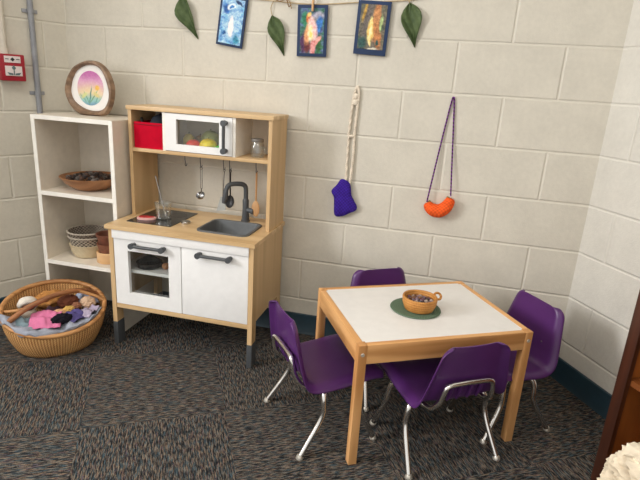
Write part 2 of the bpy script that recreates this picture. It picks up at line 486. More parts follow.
for i, p in enumerate(pts):
    o = cone_me[i % 3] if i < 3 else cone_me[i % 3].copy()
    if i >= 3: COL.objects.link(o)
    o.location = Vector((-2.530, -.165, .6573)) + Vector(p); o.rotation_euler = (random.uniform(.6, 2.4), random.uniform(0, 3), random.uniform(0, 6))
    tag(o, GL, 'cone', 'seed cones in the wooden bowl')

# nested woven bowls on the bottom shelf
def woven(name, dark, light, s1=70, s2=520, contrast=.5):
    m = Mat(name, srgb(*light), .85, 0, .15); x, y, z = m.xyz(); a = y.atan2(x)
    w = ((a * s1).sin() * (z * s2).sin()) * .5 + .5; n = m.noise(60)
    m.color(m.ramp(w * .6 + n * .4, [(.4, srgb(*dark)), (.56, srgb(*light))])); m.bump(w, .7, .003); return m.m
M_wcream = woven('cream_coil', (204, 186, 150), (232, 218, 188))
M_wpat = woven('black_white_coil', (84, 76, 70), (196, 186, 170), 26, 400)
M_wpat2 = woven('dark_coil', (78, 70, 64), (160, 148, 134), 30, 440)
M_coilrim = woven('light_rim_coil', (150, 138, 124), (212, 202, 186))
bc = Vector((-2.560, -.18, .3213))
def bowl_prof(r0, r1, h, t=.006):
    return [(0, 0), (r0 * .9, 0), (r0, .004), (r0 + (r1 - r0) * .65, h * .45), (r1, h), (r1 + .003, h + .003), (r1 - t, h + .003), (r0 + (r1 - r0) * .6 - t, h * .45), (r0 - t, t + .002), (0, t)]
for (nm, r0, r1, h, dz, mat, lab, rim) in (
    ('basket_bowl', .062, .084, .062, 0, M_wcream, 'cream coiled basket bowl at the bottom of the nested stack on the lowest shelf', None),
    ('basket_bowl', .060, .087, .070, .034, M_wpat, 'black and white woven bowl nested in the middle of the stack on the lowest shelf', M_coilrim),
    ('basket_bowl', .060, .089, .062, .066, M_wpat2, 'dark grey woven bowl on top of the nested stack on the lowest shelf', M_coilrim)):
    t = thing(nm, lab, 'basket', bc + Vector((0, 0, dz)))
    MB().lathe(bowl_prof(r0, r1, h), n=48).build('body', mat, t)
    if rim: MB().tube([(r1 * math.cos(a), r1 * math.sin(a), h + .001) for a in [2 * PI * k / 48 for k in range(48)]], .0042, 8, True).build('rim', rim, t)
wc = tag(MB().lathe([(0, 0), (.054, 0), (.057, .003), (.057, .05), (.052, .053), (.047, .05), (.046, .012), (0, .01)], n=40).build('wooden_cup', wood('pale_bowl_wood', (204, 156, 104), (230, 188, 140), 'x', .45)), 'pale wooden cup under the red brown pots on the lowest shelf', 'cup')
cc = Vector((-2.418, -.215, .3213)); wc.location = cc
M_terra = plain('red_brown_clay', (134, 84, 62), .6, var=.12, nscale=40)
M_terra2 = plain('dark_brown_clay', (120, 72, 54), .6, var=.12, nscale=40)
p1 = tag(MB().lathe([(0, 0), (.036, 0), (.038, .003), (.046, .05), (.052, .075), (.054, .083), (.049, .083), (.043, .05), (.034, .008), (0, .008)], n=36).build('clay_pot', M_terra), 'red brown pot standing in the pale wooden cup', 'pot'); p1.location = cc + Vector((0, 0, .0105))
p2 = tag(MB().lathe([(0, 0), (.040, 0), (.042, .003), (.050, .046), (.056, .058), (.056, .064), (.051, .064), (.044, .04), (.038, .008), (0, .008)], n=36).build('clay_pot', M_terra2), 'darker brown pot nested on top of the other clay pot', 'pot'); p2.location = cc + Vector((0, 0, .076))

# ---------------------------------------------------------------- play kitchen (local x right, y back 0 .. front -0.40)
KX, KY, KS = -2.286, -.018, .982
kt = thing('play_kitchen', 'white and birch toy kitchen with sink and microwave against the block wall', 'play kitchen', (KX, KY, 0)); kt.scale = (KS, 1, 1)
KW, ZC = .70, .572
hx0, hx1, hy0, hy1 = .052, .272, -.318, -.055          # hob
kx0, kx1, ky0, ky1 = .402, .622, -.316, -.122          # sink hole
b = MB()
for (x0, x1, y0, y1) in ((0, kx0, -.402, 0), (kx1, KW, -.402, 0), (kx0, kx1, -.402, ky0), (kx0, kx1, ky1, 0)):
    b.box(x0, x1, y0, y1, ZC - .017, ZC)
b.build('countertop', birch_x, kt, smooth=False)
b = MB(); b.prism(rrect(hx0, hx1, hy0, hy1, .006), 'z', ZC - .001, ZC + .0025); hob = b.build('hob', M_hob, kt)
M_ringmark = plain('hob_ring_mark', (70, 72, 74), .25)
for cx, cy, r in ((.115, -.25, .038), (.21, -.13, .038)):
    b = MB(); ring = lambda q: [(cx + q * math.cos(a), cy + q * math.sin(a)) for a in [2 * PI * k / 40 for k in range(40)]]
    b.ring_prism(ring(r), ring(r - .0025), 'z', ZC + .0024, ZC + .0029); b.build('burner_mark', M_ringmark, hob, smooth=False)
# sink
b = MB()
def loop(r_in, z, rad): return [b.bm.verts.new((x, y, z)) for x, y in rrect(kx0 - .012 + r_in, kx1 + .012 - r_in, ky0 - .012 + r_in, ky1 + .012 - r_in, rad, 6)]
Ls = [loop(0, ZC + .0005, .035), loop(.001, ZC + .006, .034), loop(.006, ZC + .0075, .03), loop(.012, ZC + .006, .028), loop(.016, ZC - .004, .028), loop(.022, ZC - .06, .03), loop(.034, ZC - .072, .03), loop(.09, ZC - .074, .02)]
for A, B in zip(Ls, Ls[1:]):
    for i in range(len(A)): b.face([A[i], A[(i + 1) % len(A)], B[(i + 1) % len(A)], B[i]])
b.face(Ls[-1]); snk = b.build('sink', M_sink, kt)
MB().lathe([(0, 0), (.014, 0), (.015, .002), (.012, .003), (0, .002)], c=((kx0 + kx1) / 2, (ky0 + ky1) / 2, ZC - .0735), n=24).build('drain', M_steel, snk)
# side panels with legs
for x0 in (.0095, KW - .0295):
    b = MB(); D_ = -.387
    b.prism([(0, ZC - .017), (D_, ZC - .017), (D_, .095), (D_ + .047, .095), (D_ + .047, .205), (-.047, .205), (-.047, .095), (0, .095)], 'x', x0, x0 + .02)
    b.build('side_panel', birch_panel, kt, smooth=False)
    b = MB(); b.box(x0 - .0004, x0 + .0204, D_ - .0015, D_ + .0005, .11, ZC - .0175); b.build('front_edge', birch_z, kt, smooth=False)
    for y0, y1 in ((D_ - .002, D_ + .049), (-.049, .002)):
        b = MB(); b.box(x0 - .002, x0 + .022, y0, y1, 0, .112, .0015); b.build('foot_sleeve', M_grey, kt)
ix0, ix1 = .030, KW - .030
b = MB(); b.box(ix0 - .001, ix1 + .001, -.394, -.368, .515, ZC - .018, .001); b.build('front_fascia', M_white, kt)
b = MB(); b.box(ix0, ix1, -.386, -.366, .184, .204, .001); b.build('bottom_rail', birch_x, kt)
b = MB(); b.box(ix0, ix1, -.016, -.002, .40, .46); b.build('back_rail', birch_x, kt, smooth=False)
b = MB(); b.box(.352, .366, -.364, -.01, .204, .514); b.build('divider_panel', M_white, kt, smooth=False)
b = MB(); b.box(ix0, .352, -.360, -.02, .352, .366); b.build('oven_shelf', M_white, kt, smooth=False)
def handle(p0, p1, parent, out=(0, -1, 0), r=.0085):
    p0, p1, out = Vector(p0), Vector(p1), Vector(out); d = (p1 - p0).normalized()
    b = MB(); c = .026
    b.tube([p0 + out * c, p1 + out * c], r, 12, flat=.8)
    for p in (p0, p1):
        b.tube([p + out * .0005, p + out * (c + .002)], .0095, 14)
        b.tube([p + out * (c - .010), p + out * (c + .008)], .0125, 16)
    b.build('handle', M_grey, parent)
def framed_door(name, x0, x1, z0, z1, wx0, wx1, wz0, wz1, y0=-.386, y1=-.368):
    b = MB()
    o = [(x0, z0), (x1, z0), (x1, z1), (x0, z1)]; i = [(wx0, wz0), (wx1, wz0), (wx1, wz1), (wx0, wz1)]
    b.ring_prism(o, i, 'y', y0, y1); d = b.build(name, M_white, kt, smooth=False)
    b = MB(); b.box(wx0 - .004, wx1 + .004, y1 + .001, y1 + .003, wz0 - .004, wz1 + .004); b.build('window_pane', M_pane, d, smooth=False)
    return d
od = framed_door('oven_door', ix0 + .002, .357, .206, .512, .100, .298, .262, .461)
handle((.136, -.386, .494), (.280, -.386, .494), od)
b = MB(); b.box(.361, ix1 - .002, -.386, -.368, .206, .512, .0012); cdoor = b.build('cabinet_door', M_white, kt)
handle((.450, -.386, .494), (.588, -.386, .494), cdoor)
# upper cabinet
HT_ = 1.066; UD = -.205; ux0, ux1 = .0095, KW - .0095
for x0 in (ux0, ux1 - .016):
    b = MB(); b.box(x0, x0 + .016, UD, 0, ZC, HT_ - .017); b.build('upper_side_panel', birch_panel, kt, smooth=False)
b = MB(); b.box(ux0 - .006, ux1 + .006, UD - .006, 0, HT_ - .017, HT_, .001); b.build('top_board', birch_x, kt)
b = MB(); b.box(ux0 + .016, ux1 - .016, UD, 0, .868, .883, .0005); b.build('cubby_board', birch_x, kt)
b = MB(); b.box(ux0 + .016, ux1 - .016, -.006, 0, .883, HT_ - .017); b.build('back_panel', M_cream, kt, smooth=False)
for x0 in (.178, .512):
    b = MB(); b.box(x0, x0 + .013, UD + .002, -.006, .883, HT_ - .017); b.build('cubby_divider', M_creamedge, kt, smooth=False)
md = framed_door('microwave_door', .193, .511, .886, 1.046, .246, .450, .916, 1.022, UD - .001, UD + .013)
handle((.482, UD - .001, .908), (.482, UD - .001, 1.024), md)
MB().tube([(ux0 + .016, -.095, .859), (ux1 - .016, -.095, .859)], .004, 10).build('utensil_rail', M_grey, kt)
# tap
tp = Vector((.528, -.078, ZC))
b = MB(); b.lathe([(0, 0), (.021, 0), (.022, .004), (.018, .008), (.0145, .06), (.015, .1), (.0115, .107), (0, .107)], c=tp, n=28); tap = b.build('tap', M_grey, kt)
b = MB(); b.tube(smooth_path([tp + Vector(q) for q in ((0, 0, .095), (0, 0, .145), (-.004, -.003, .166), (-.018, -.014, .176), (-.05, -.038, .177), (-.068, -.052, .168), (-.075, -.058, .142))], 6), .0108, 16)
q0 = tp + Vector((-.075, -.058, .144)); b.tube([q0, q0 + Vector((-.003, -.002, -.03)), q0 + Vector((-.008, -.006, -.055))], [.0115, .0135, .009], 16); b.build('spout', M_grey, tap)
b = MB(); q1 = tp + Vector((.012, -.004, .055)); b.tube([q1, q1 + Vector((.026, -.006, 0))], .012, 14); b.tube([q1 + Vector((.024, -.006, 0)), q1 + Vector((.036, -.009, 0))], .016, 16); b.tube([q1 + Vector((.03, -.008, .004)), q1 + Vector((.034, -.010, .04))], .0045, 8); b.build('tap_lever', M_grey, tap)

def kl(x, y, z): return Vector((KX + x * KS, KY + y, z))
# things on the counter
def steak():
    M_meat = painting('toy_steak_red', [(.35, (176, 36, 40)), (.65, (206, 66, 62))], [(.0, .0, .003, .02, 30, (236, 200, 190)), (.014, .004, .004, .012, -30, (240, 214, 204))])
    t = thing('toy_steak', 'red and white toy steak slice on the black hob', 'toy food', kl(.116, -.255, ZC + .0030), .25)
    pts = [(-.04, -.012), (-.02, -.022), (.015, -.02), (.04, -.006), (.038, .012), (.012, .016), (-.012, .022), (-.036, .014)]
    so_ = [tuple(v)[:2] for v in smooth_path([(x, y, 0) for x, y in pts], 5, True)]
    b = MB(); b.prism(so_, 'z', 0, .010, .002); b.build('fat_rim', plain('toy_steak_fat', (228, 178, 170), .6), t)
    b = MB(); b.prism([(x * .78, y * .74) for x, y in so_], 'z', .0098, .0125); b.build('meat', plain('toy_meat_red', (176, 42, 44), .5, var=.25, nscale=60), t)
steak()
gm = thing('glass_mug', 'clear glass mug on the hob of the play kitchen', 'mug', kl(.172, -.205, ZC + .0027), 2.6); gm.scale = (1.15, 1.15, 1.15)
b = MB(); b.lathe([(0, 0), (.027, 0), (.031, .004), (.032, .02), (.03, .03), (.034, .06), (.035, .064), (.0325, .064), (.0275, .03), (.0285, .02), (.027, .008), (0, .008)], n=32); b.build('cup', M_glass, gm)
b = MB(); b.tube(smooth_path([(.031, 0, .052), (.048, 0, .05), (.054, 0, .034), (.046, 0, .018), (.031, 0, .016)], 6), .004, 10); b.build('handle', M_glass, gm)
st = thing('stirrer', 'thin metal spoon leaning in the clear glass mug', 'spoon', kl(.170, -.205, ZC + .0027))
b = MB(); b.tube([(.012, .0, .012), (-.05, .03, .185)], .0024, 8); b.build('handle', M_steel, st)
b = MB(); b.blob((.013, 0, .019), (.006, .004, .009), 2); b.build('spoon_bowl', M_steel, st)
lid = tag(MB().lathe([(0, 0), (.019, 0), (.021, .002), (.021, .009), (.019, .011), (.008, .0115), (0, .0115)], n=30).build('tin_lid', M_steel), 'small round silver tin between the hob and the sink', 'tin')
lid.location = kl(.302, -.235, ZC + .0002)
# red box with dark mitt behind
rb = thing('felt_box', 'red felt box in the left cubby of the play kitchen', 'box', kl(.1015, -.110, .8834))
b = MB(); t_ = .005; w_, d_, h_ = .070, .085, .114
b.box(-w_, w_, -d_, d_, 0, t_, .001)
for x0, x1, y0, y1 in ((-w_, -w_ + t_, -d_, d_), (w_ - t_, w_, -d_, d_), (-w_ + t_, w_ - t_, -d_, -d_ + t_), (-w_ + t_, w_ - t_, d_ - t_, d_)): b.box(x0, x1, y0, y1, t_ * .5, h_, .0015)
b.build('body', M_red, rb)
b = MB(); b.tube(smooth_path([(-.069, -d_ - .0005, .106), (-.03, -d_ - .001, .104), (.03, -d_ - .001, .104), (.069, -d_ - .0005, .106)], 5), .0022, 8); b.build('seam', plain('red_seam', (150, 10, 34), .9), rb)
M_slate = cloth('slate_cloth', (62, 68, 78), 150)
bk = tag(MB().blob((0, 0, 0), (.042, .06, .062), 3, .18, 8, seed=3).build('dark_cloth', M_slate), 'dark slate cloth bundled inside the red felt box', 'cloth'); bk.location = kl(.105, -.095, .8834 + .085)
mt = tag(MB().tube(smooth_path([(0, 0, 0), (.002, 0, .03), (-.006, 0, .06), (-.012, 0, .085)], 5), [.006] * 5 + [.008] * 5 + [.009] * 5 + [.007], 10, flat=.6).build('tool_handle', M_black), 'black tool handle sticking up out of the red felt box', 'tool'); mt.location = kl(.060, -.160, .93)
# food in the microwave
def food(name, label, x, y, r, rgb, sq=1, extra=None, sub=3, rough=.05):
    t = thing(name, label, 'toy food', kl(x, y, .8838))
    m = plain(name + '_skin', rgb, .4, var=.1, nscale=20)
    MB().blob((0, 0, r * sq), (r, r, r * sq), sub, rough, 7, seed=x * 9).build('fruit', m, t)
    MB().tube([(0, 0, 2 * r * sq - .003), (.002, 0, 2 * r * sq + .006)], .002, 6).build('stem', plain(name + '_stem', (84, 96, 40), .7), t)
food('toy_tomato', 'red toy tomato in the toy microwave', .300, -.150, .033, (226, 60, 38), .8)
food('toy_lemon', 'large yellow toy fruit in the middle of the toy microwave', .372, -.148, .040, (250, 214, 30), .78)
food('toy_lime', 'bright green toy fruit at the right in the toy microwave', .434, -.152, .028, (96, 214, 70), .7)
food('toy_pear', 'olive green toy fruit at the left edge of the toy microwave', .256, -.11, .028, (190, 172, 74), 1.3)
food('toy_apple', 'pale green toy fruit behind the yellow one in the toy microwave', .340, -.06, .045, (176, 184, 110), 1.0)
food('toy_potato', 'brown toy fruit at the back left of the toy microwave', .285, -.055, .03, (170, 140, 84), 1.05)
# mason jar mug in the right cubby
jr = thing('glass_jar_mug', 'clear glass jar mug with a grey lid in the right cubby', 'jar', kl(.6, -.135, .8834), -.5)
b = MB(); b.lathe([(0, 0), (.027, 0), (.030, .004), (.031, .045), (.029, .054), (.025, .060), (.025, .066), (.023, .066), (.023, .060), (.027, .053), (.028, .045), (.027, .006), (0, .006)], n=32); b.build('jar', M_glass, jr)
b = MB(); b.tube(smooth_path([(.03, 0, .046), (.046, 0, .044), (.05, 0, .028), (.042, 0, .014), (.030, 0, .012)], 6), .004, 10); b.build('handle', M_glass, jr)
b = MB(); b.lathe([(0, .066), (.026, .066), (.027, .068), (.027, .078), (.025, .080), (0, .080)], n=32); b.build('lid', plain('zinc_lid', (150, 148, 144), .4, .6), jr)
# S hooks and utensils on the rail (rail at y=-.095, z=.859)
def hook(x, lab):
    b = MB(); r = .0085
    top = [(0, r * math.cos(a), .0 + r * math.sin(a)) for a in [math.radians(d) for d in range(-30, 195, 15)]]
    pts = [Vector((0, -r * math.cos(math.radians(d)), r * math.sin(math.radians(d)))) for d in range(200, -1, -20)]
    pts = [Vector((0, r * math.cos(math.radians(d)), r * math.sin(math.radians(d)) - .0015)) for d in range(-20, 181, 20)]
    pts += [Vector((0, -r, -.02)), Vector((0, -r * .6, -.035))]
    pts += [Vector((0, r * .2 + r * math.cos(math.radians(d)), -.043 + r * math.sin(math.radians(d)))) for d in range(190, 375, 20)]
    b.tube(pts, .002, 8); o = b.build('hook', M_grey); o.location = kl(x, -.095, .857); tag(o, lab, 'hook', 'hooks on the utensil rail'); return o
for x, lab in ((.231, 'empty dark hook at the left end of the utensil rail'), (.309, 'dark hook that carries the steel ladle'), (.425, 'dark hook that carries the grey spatula'), (.455, 'dark hook that carries the black spoon'), (.584, 'dark hook that carries the wooden spoon')): hook(x, lab)
HY, HZ = -.093, .806
def hang(name, label, cat, x): return thing(name, label, cat, kl(x, HY, HZ))
ring = lambda r, zc: [(r * math.cos(a), 0, zc + r * math.sin(a)) for a in [2 * PI * k / 18 for k in range(18)]]
t = hang('ladle', 'small steel toy ladle hanging under the microwave', 'ladle', .309)
b = MB(); b.tube(ring(.006, -.003), .0016, 6, True); b.tube([(-.004, 0, -.009), (-.004, 0, -.1)], .0016, 6); b.tube([(.004, 0, -.009), (.004, 0, -.1)], .0016, 6); b.tube([(0, 0, -.098), (0, 0, -.125)], .003, 8); b.build('handle', M_steel, t)
b = MB(); b.lathe([(0, -.02), (.012, -.017), (.019, -.009), (.021, 0), (.0195, 0), (.017, -.008), (.011, -.015), (0, -.018)], c=(0, -.012, -.128), n=24, M=Matrix.Rotation(.7, 4, 'X')); b.build('ladle_bowl', M_steel, t)
t = hang('spatula', 'grey toy spatula hanging behind the tap', 'spatula', .425)
b = MB(); b.tube(ring(.005, -.003), .0016, 6, True); b.tube([(0, 0, -.008), (-.006, 0, -.13)], .003, 8); b.build('handle', M_steel, t)
b = MB(); b.prism([(-.017, -.128), (.008, -.126), (.008, -.19), (-.038, -.198)], 'y', -.0015, .0015); b.build('blade', plain('translucent_grey_blade', (176, 178, 174), .35), t, smooth=False)
t = hang('serving_spoon', 'black slotted toy spoon hanging behind the tap spout', 'spoon', .455)
b = MB(); b.tube(ring(.005, -.003), .002, 6, True); b.tube([(0, 0, -.008), (0, 0, -.06), (.001, 0, -.12)], [.006, .006, .004], 10, flat=.6); b.build('handle', M_black, t)
b = MB(); b.lathe([(0, -.009), (.014, -.006), (.022, 0), (.020, .001), (.012, -.004), (0, -.006)], c=(0, -.004, -.145), n=22, M=Matrix.Rotation(1.35, 4, 'X') @ Matrix.Diagonal((1, 1.35, 1, 1))); b.build('spoon_bowl', M_black, t)
t = hang('wooden_spoon', 'wooden toy spoon hanging at the right end of the rail', 'spoon', .584)
b = MB(); b.tube([(0, 0, .004), (0, 0, -.02), (0, 0, -.11), (0, 0, -.13)], [.0055, .0065, .0055, .006], 10, flat=.7); b.build('handle', M_spoonwood, t)
b = MB(); b.blob((0, -.002, -.165), (.019, .006, .038), 3); b.build('spoon_bowl', M_spoonwood, t)
# inside the oven
pn = thing('toy_pan', 'black toy pan with a ribbed lid on the shelf inside the oven', 'pan', kl(.150, -.30, .3663))
b = MB(); b.lathe([(0, 0), (.046, 0), (.052, .004), (.056, .026), (.053, .026), (.049, .006), (0, .005)], n=32); b.build('pan_body', M_black, pn)
b = MB()
for k in range(10):
    a = PI * k / 10
    b.tube(smooth_path([(-.045 * math.cos(a), -.045 * math.sin(a), .026), (-.025 * math.cos(a), -.025 * math.sin(a), .045), (0, 0, .05), (.025 * math.cos(a), .025 * math.sin(a), .045), (.045 * math.cos(a), .045 * math.sin(a), .026)], 4), .0022, 6)
b.build('ribbed_lid', M_black, pn)
o = tag(MB().blob((0, 0, .016), (.018, .016, .016), 2, .2, 8).build('toy_bread', plain('toy_bread_brown', (168, 116, 78), .7)), 'small tan toy piece beside the black pan inside the oven', 'toy food'); o.location = kl(.235, -.30, .3663)
o = tag(MB().tube([(-.03, 0, .006), (.03, .01, .006)], .006, 10).build('wooden_stick', M_spoonwood), 'pale wooden stick lying at the right on the oven shelf', 'stick'); o.location = kl(.29, -.2, .3663)

# ---------------------------------------------------------------- table
TX, TY, TA, TH, TL, TW = -.9287, -.4996, .5095, .441, .632, .474
tt = thing('childrens_table', 'low pine children\'s table with a white top', 'table', (TX, TY, 0), TA)
lw, hx, hy = .029, TL / 2, TW / 2
for sx in (-1, 1):
    for sy in (-1, 1):
        b = MB(); cx, cy = sx * (hx - lw / 2), sy * (hy - lw / 2)
        b.box(cx - lw / 2, cx + lw / 2, cy - lw / 2, cy + lw / 2, 0, TH, .002); lg = b.build('leg', pine_z, tt)
        b = MB(); b.lathe([(0, 0), (.0065, 0), (.0062, .002), (.004, .0028), (0, .0012)], c=(cx, sy * hy, TH - .032), n=18, M=Matrix.Rotation(-sy * PI / 2, 4, 'X')); b.build('bolt', M_nickel, lg)
for sy in (-1, 1):
    y0, y1 = (-hy + .001, -hy + .022) if sy < 0 else (hy - .022, hy - .001)
    b = MB(); b.box(-hx + lw, hx - lw, y0, y1, TH - .066, TH - .0005, .0015); b.build('rail', pine_x, tt)
for sx in (-1, 1):
    x0, x1 = (-hx + .001, -hx + .022) if sx < 0 else (hx - .022, hx - .001)
    b = MB(); b.box(x0, x1, -hy + lw, hy - lw, TH - .066, TH - .0005, .0015); b.build('rail', pine_y, tt)
b = MB(); b.prism([(-hx + .0222, -hy + lw), (-hx + lw, -hy + lw), (-hx + lw, -hy + .0222), (hx - lw, -hy + .0222), (hx - lw, -hy + lw), (hx - .0222, -hy + lw), (hx - .0222, hy - lw), (hx - lw, hy - lw), (hx - lw, hy - .0222), (-hx + lw, hy - .0222), (-hx + lw, hy - lw), (-hx + .0222, hy - lw)], 'z', TH - .014, TH - .0015)
b.build('tabletop', M_laminate, tt, smooth=False)
# mat and bowl
M_green = Mat('green_braid', srgb(58, 84, 66), .9, 0, .1)
x, y, z = M_green.xyz(); r_ = (x * x + y * y).sqrt(); w = (r_ * 900).sin() * .5 + .5; w2 = (y.atan2(x) * 90 + r_ * 400).sin() * .5 + .5
M_green.color(M_green.ramp(w * .5 + w2 * .5, [(.15, srgb(66, 88, 70)), (.7, srgb(112, 130, 108))])); M_green.bump(w * .6 + w2 * .4, .8, .002)
gmat = tag(MB().lathe([(0, 0), (.089, 0), (.092, .003), (.090, .006), (0, .006)], n=56).build('placemat', M_green.m), 'round dark green braided mat under the orange bowl on the table', 'placemat')
gmat.location = (-.940, -.506, TH - .0012); gmat.scale = (1, 1, 1)
M_orange = Mat('orange_coil', srgb(190, 128, 62), .6, 0, .3)
x, y, z = M_orange.xyz(); w = (z * 700).sin() * .5 + .5; w2 = (y.atan2(x) * 60).sin() * .5 + .5
M_orange.color(M_orange.ramp(M_orange.noise(30) * .6 + w * .25 + w2 * .15, [(.25, srgb(166, 106, 46)), (.75, srgb(206, 148, 80))])); M_orange.bump(w * .7 + w2 * .3, .6, .002)
ob_p = Vector((-.928, -.516, TH + .0052))
ob = thing('coiled_bowl', 'orange tan coiled bowl with one loop handle on the white table', 'bowl', ob_p)
MB().lathe([(0, 0), (.046, 0), (.052, .003), (.061, .025), (.063, .046), (.0615, .05), (.057, .05), (.055, .046), (.052, .02), (.045, .008), (0, .007)], n=44).build('body', M_orange.m, ob)
b = MB(); ha = .55; dv = Vector((math.cos(ha), math.sin(ha), 0))
b.tube([Vector((0, 0, .044)) + dv * (.073 + .013 * math.cos(a)) + Vector((-dv.y, dv.x, 0)) * .001 + (Vector((-dv.y, dv.x, 0)) * .7 + Vector((0, 0, .7))) * .013 * math.sin(a) for a in [2 * PI * k / 20 for k in range(20)]], .0045, 8, True); b.build('loop_handle', M_orange.m, ob)
M_stone = [plain('stone_' + n_, c_, .35, var=.3, nscale=70) for n_, c_ in (('plum', (96, 62, 74)), ('dark', (56, 46, 46)), ('pale', (158, 140, 128)), ('brown', (112, 78, 58)), ('lilac', (112, 92, 104)))]
st_me = []
for k in range(5): st_me.append(MB().blob((0, 0, 0), (.0095, .0075, .0055), 2, .35, 9, seed=k).build('pebble', M_stone[k]))
pts = []
for ring_, cnt, zz in ((.044, 15, .024), (.03, 10, .027), (.014, 6, .030), (.040, 14, .034), (.026, 9, .037), (.012, 5, .040), (0, 1, .044)):
    for i in range(cnt):
        a = 2 * PI * (i + random.random() * .6) / cnt; pts.append((ring_ * math.cos(a), ring_ * math.sin(a), zz + random.uniform(-.002, .002)))
for i, p in enumerate(pts):
    o = st_me[i] if i < 5 else st_me[random.randrange(5)].copy()
    if i >= 5: COL.objects.link(o)
    o.location = ob_p + Vector(p); o.rotation_euler = (random.uniform(-.7, .7), random.uniform(-.7, .7), random.uniform(0, 6))
    tag(o, 'small polished pebble among those filling the orange coiled bowl', 'pebble', 'pebbles in the orange bowl')

# ---------------------------------------------------------------- chairs (local x forward, y left)
def make_chair(label, loc, rz):
    t = thing('school_chair', label, 'chair', loc, rz, 'purple chairs around the low table')
    ctrl = [(.166, 0, .232), (.172, 0, .245), (.160, 0, .256), (.11, 0, .258), (.04, 0, .250), (-.03, 0, .244), (-.085, 0, .244), (-.112, 0, .258), (-.126, 0, .288), (-.136, 0, .34), (-.146, 0, .40), (-.152, 0, .435), (-.155, 0, .455), (-.1565, 0, .466)]
    path = smooth_path(ctrl, 5); NP = len(path)
    def halfw(p, i):
        k = i / (NP - 1)
        if i < NP * .55:    # seat
            w = .164
            e = min(1, i / 12); w -= .035 * (1 - math.sqrt(max(0, 1 - (1 - e) ** 2))) 
        else:
            u = (p.z - .26) / .206; u = max(0, min(1, u))
            w = .165 - .046 * u
            d = .466 - p.z
            if d < .03: w -= .03 - math.sqrt(max(0, .03 ** 2 - (.03 - d) ** 2))
        return w
    NS = 20
    b = MB(); V = []
    for i, p in enumerate(path):
        tg = (path[min(i + 1, NP - 1)] - path[max(i - 1, 0)]).normalized(); nrm = Vector((-tg.z, 0, tg.x))
        if nrm.dot(Vector((1, 0, 1))) < 0: nrm = -nrm      # towards the sitter
        w = halfw(p, i); row = []
        for j in range(NS + 1):
            s = -1 + 2 * j / NS; a = abs(s)
            cup = .010 * a ** 2.2
            fl = 0
            if a > .82: fl = ((a - .82) / .18) ** 2 * .024
            row.append(b.bm.verts.new(p + Vector((0, s * w, 0)) + nrm * (cup - fl)))
        V.append(row)
    for i in range(NP - 1):
        for j in range(NS): b.face([V[i][j], V[i][j + 1], V[i + 1][j + 1], V[i + 1][j]])
    sh_ = b.build('seat_shell', M_purple, t, angle=60); solid(sh_, .0055, 0); subsurf(sh_, 1)
    # ribs on the back of the backrest
    b = MB()
    for yy in (-.055, -.02, .02, .055):
        b.tube([(-.122, yy, .262), (-.137, yy, .30), (-.143, yy, .335)], [.005, .0075, .004], 8)
    b.build('back_rib', M_purple, sh_)
    for sy in (-1, 1):
        for xx, zz in ((-.138, .325),):
            MB().lathe([(0, 0), (.006, 0), (.005, .0025), (0, .0035)], c=(xx + .007, sy * .075, zz), n=14, M=Matrix.Rotation(PI / 2, 4, 'Y')).build('rivet', M_chrome, t)
        MB().lathe([(0, 0), (.006, 0), (.005, .0025), (0, .0035)], c=(.085, sy * .11, .2555), n=14).build('rivet', M_chrome, t)
    b = MB(); loop_ = []
    ctrl2 = [(.10, .112, .236), (0, .112, .228), (-.085, .11, .228), (-.122, .105, .240), (-.145, .096, .275), (-.153, .088, .318), (-.154, .076, .333), (-.153, .04, .336), (-.153, -.04, .336), (-.154, -.076, .333), (-.153, -.088, .318), (-.145, -.096, .275), (-.122, -.105, .240), (-.085, -.11, .228), (0, -.112, .228), (.10, -.112, .236)]
    b.tube(smooth_path(ctrl2, 6), .0085, 12); b.build('back_support', M_chrome, t)
    for sy in (-1, 1):
        for pts_, nm in (([(-.02, .115, .224), (-.05, .140, .215), (-.058, .152, .19), (-.058, .156, .15), (-.075, .159, .11), (-.11, .165, .055), (-.1425, .171, .006)], 'leg'),
                         ([(.03, .115, .224), (.07, .140, .215), (.08, .150, .19), (.083, .154, .145), (.095, .157, .11), (.12, .162, .055), (.1425, .167, .006)], 'leg')):
            P_ = smooth_path([(a, sy * c, d) for a, c, d in pts_], 6)
            lg = MB().tube(P_, .0098, 12).build(nm, M_chrome, t)
            e = P_[-1]
            MB().lathe([(0, 0), (.011, 0), (.013, .003), (.012, .009), (.008, .016), (0, .018)], c=(e.x, e.y, 0), n=18).build('foot_glide', M_nickel, lg)
        MB().tube([(.04, sy * .114, .226), (-.03, sy * .114, .226)], .0085, 10).build('leg_bridge', M_chrome, t)
    return t
ch = make_chair('purple chair between the play kitchen and the table, facing right', (-1.244, -.657, 0), .664)
for lab, loc, rz in (('purple chair at the near side of the table, its back and chrome bow toward us', (-.823, -.645, 0), 2.142),
                     ('purple chair at the right end of the table near the corner', (-.613, -.378, 0), 3.723),
                     ('purple chair behind the table by the block wall, only its back top showing', (-1.022, -.33, 0), 5.31)):
    c = copy_tree(ch); c.location = loc; c.rotation_euler = (0, 0, rz); c['label'] = lab

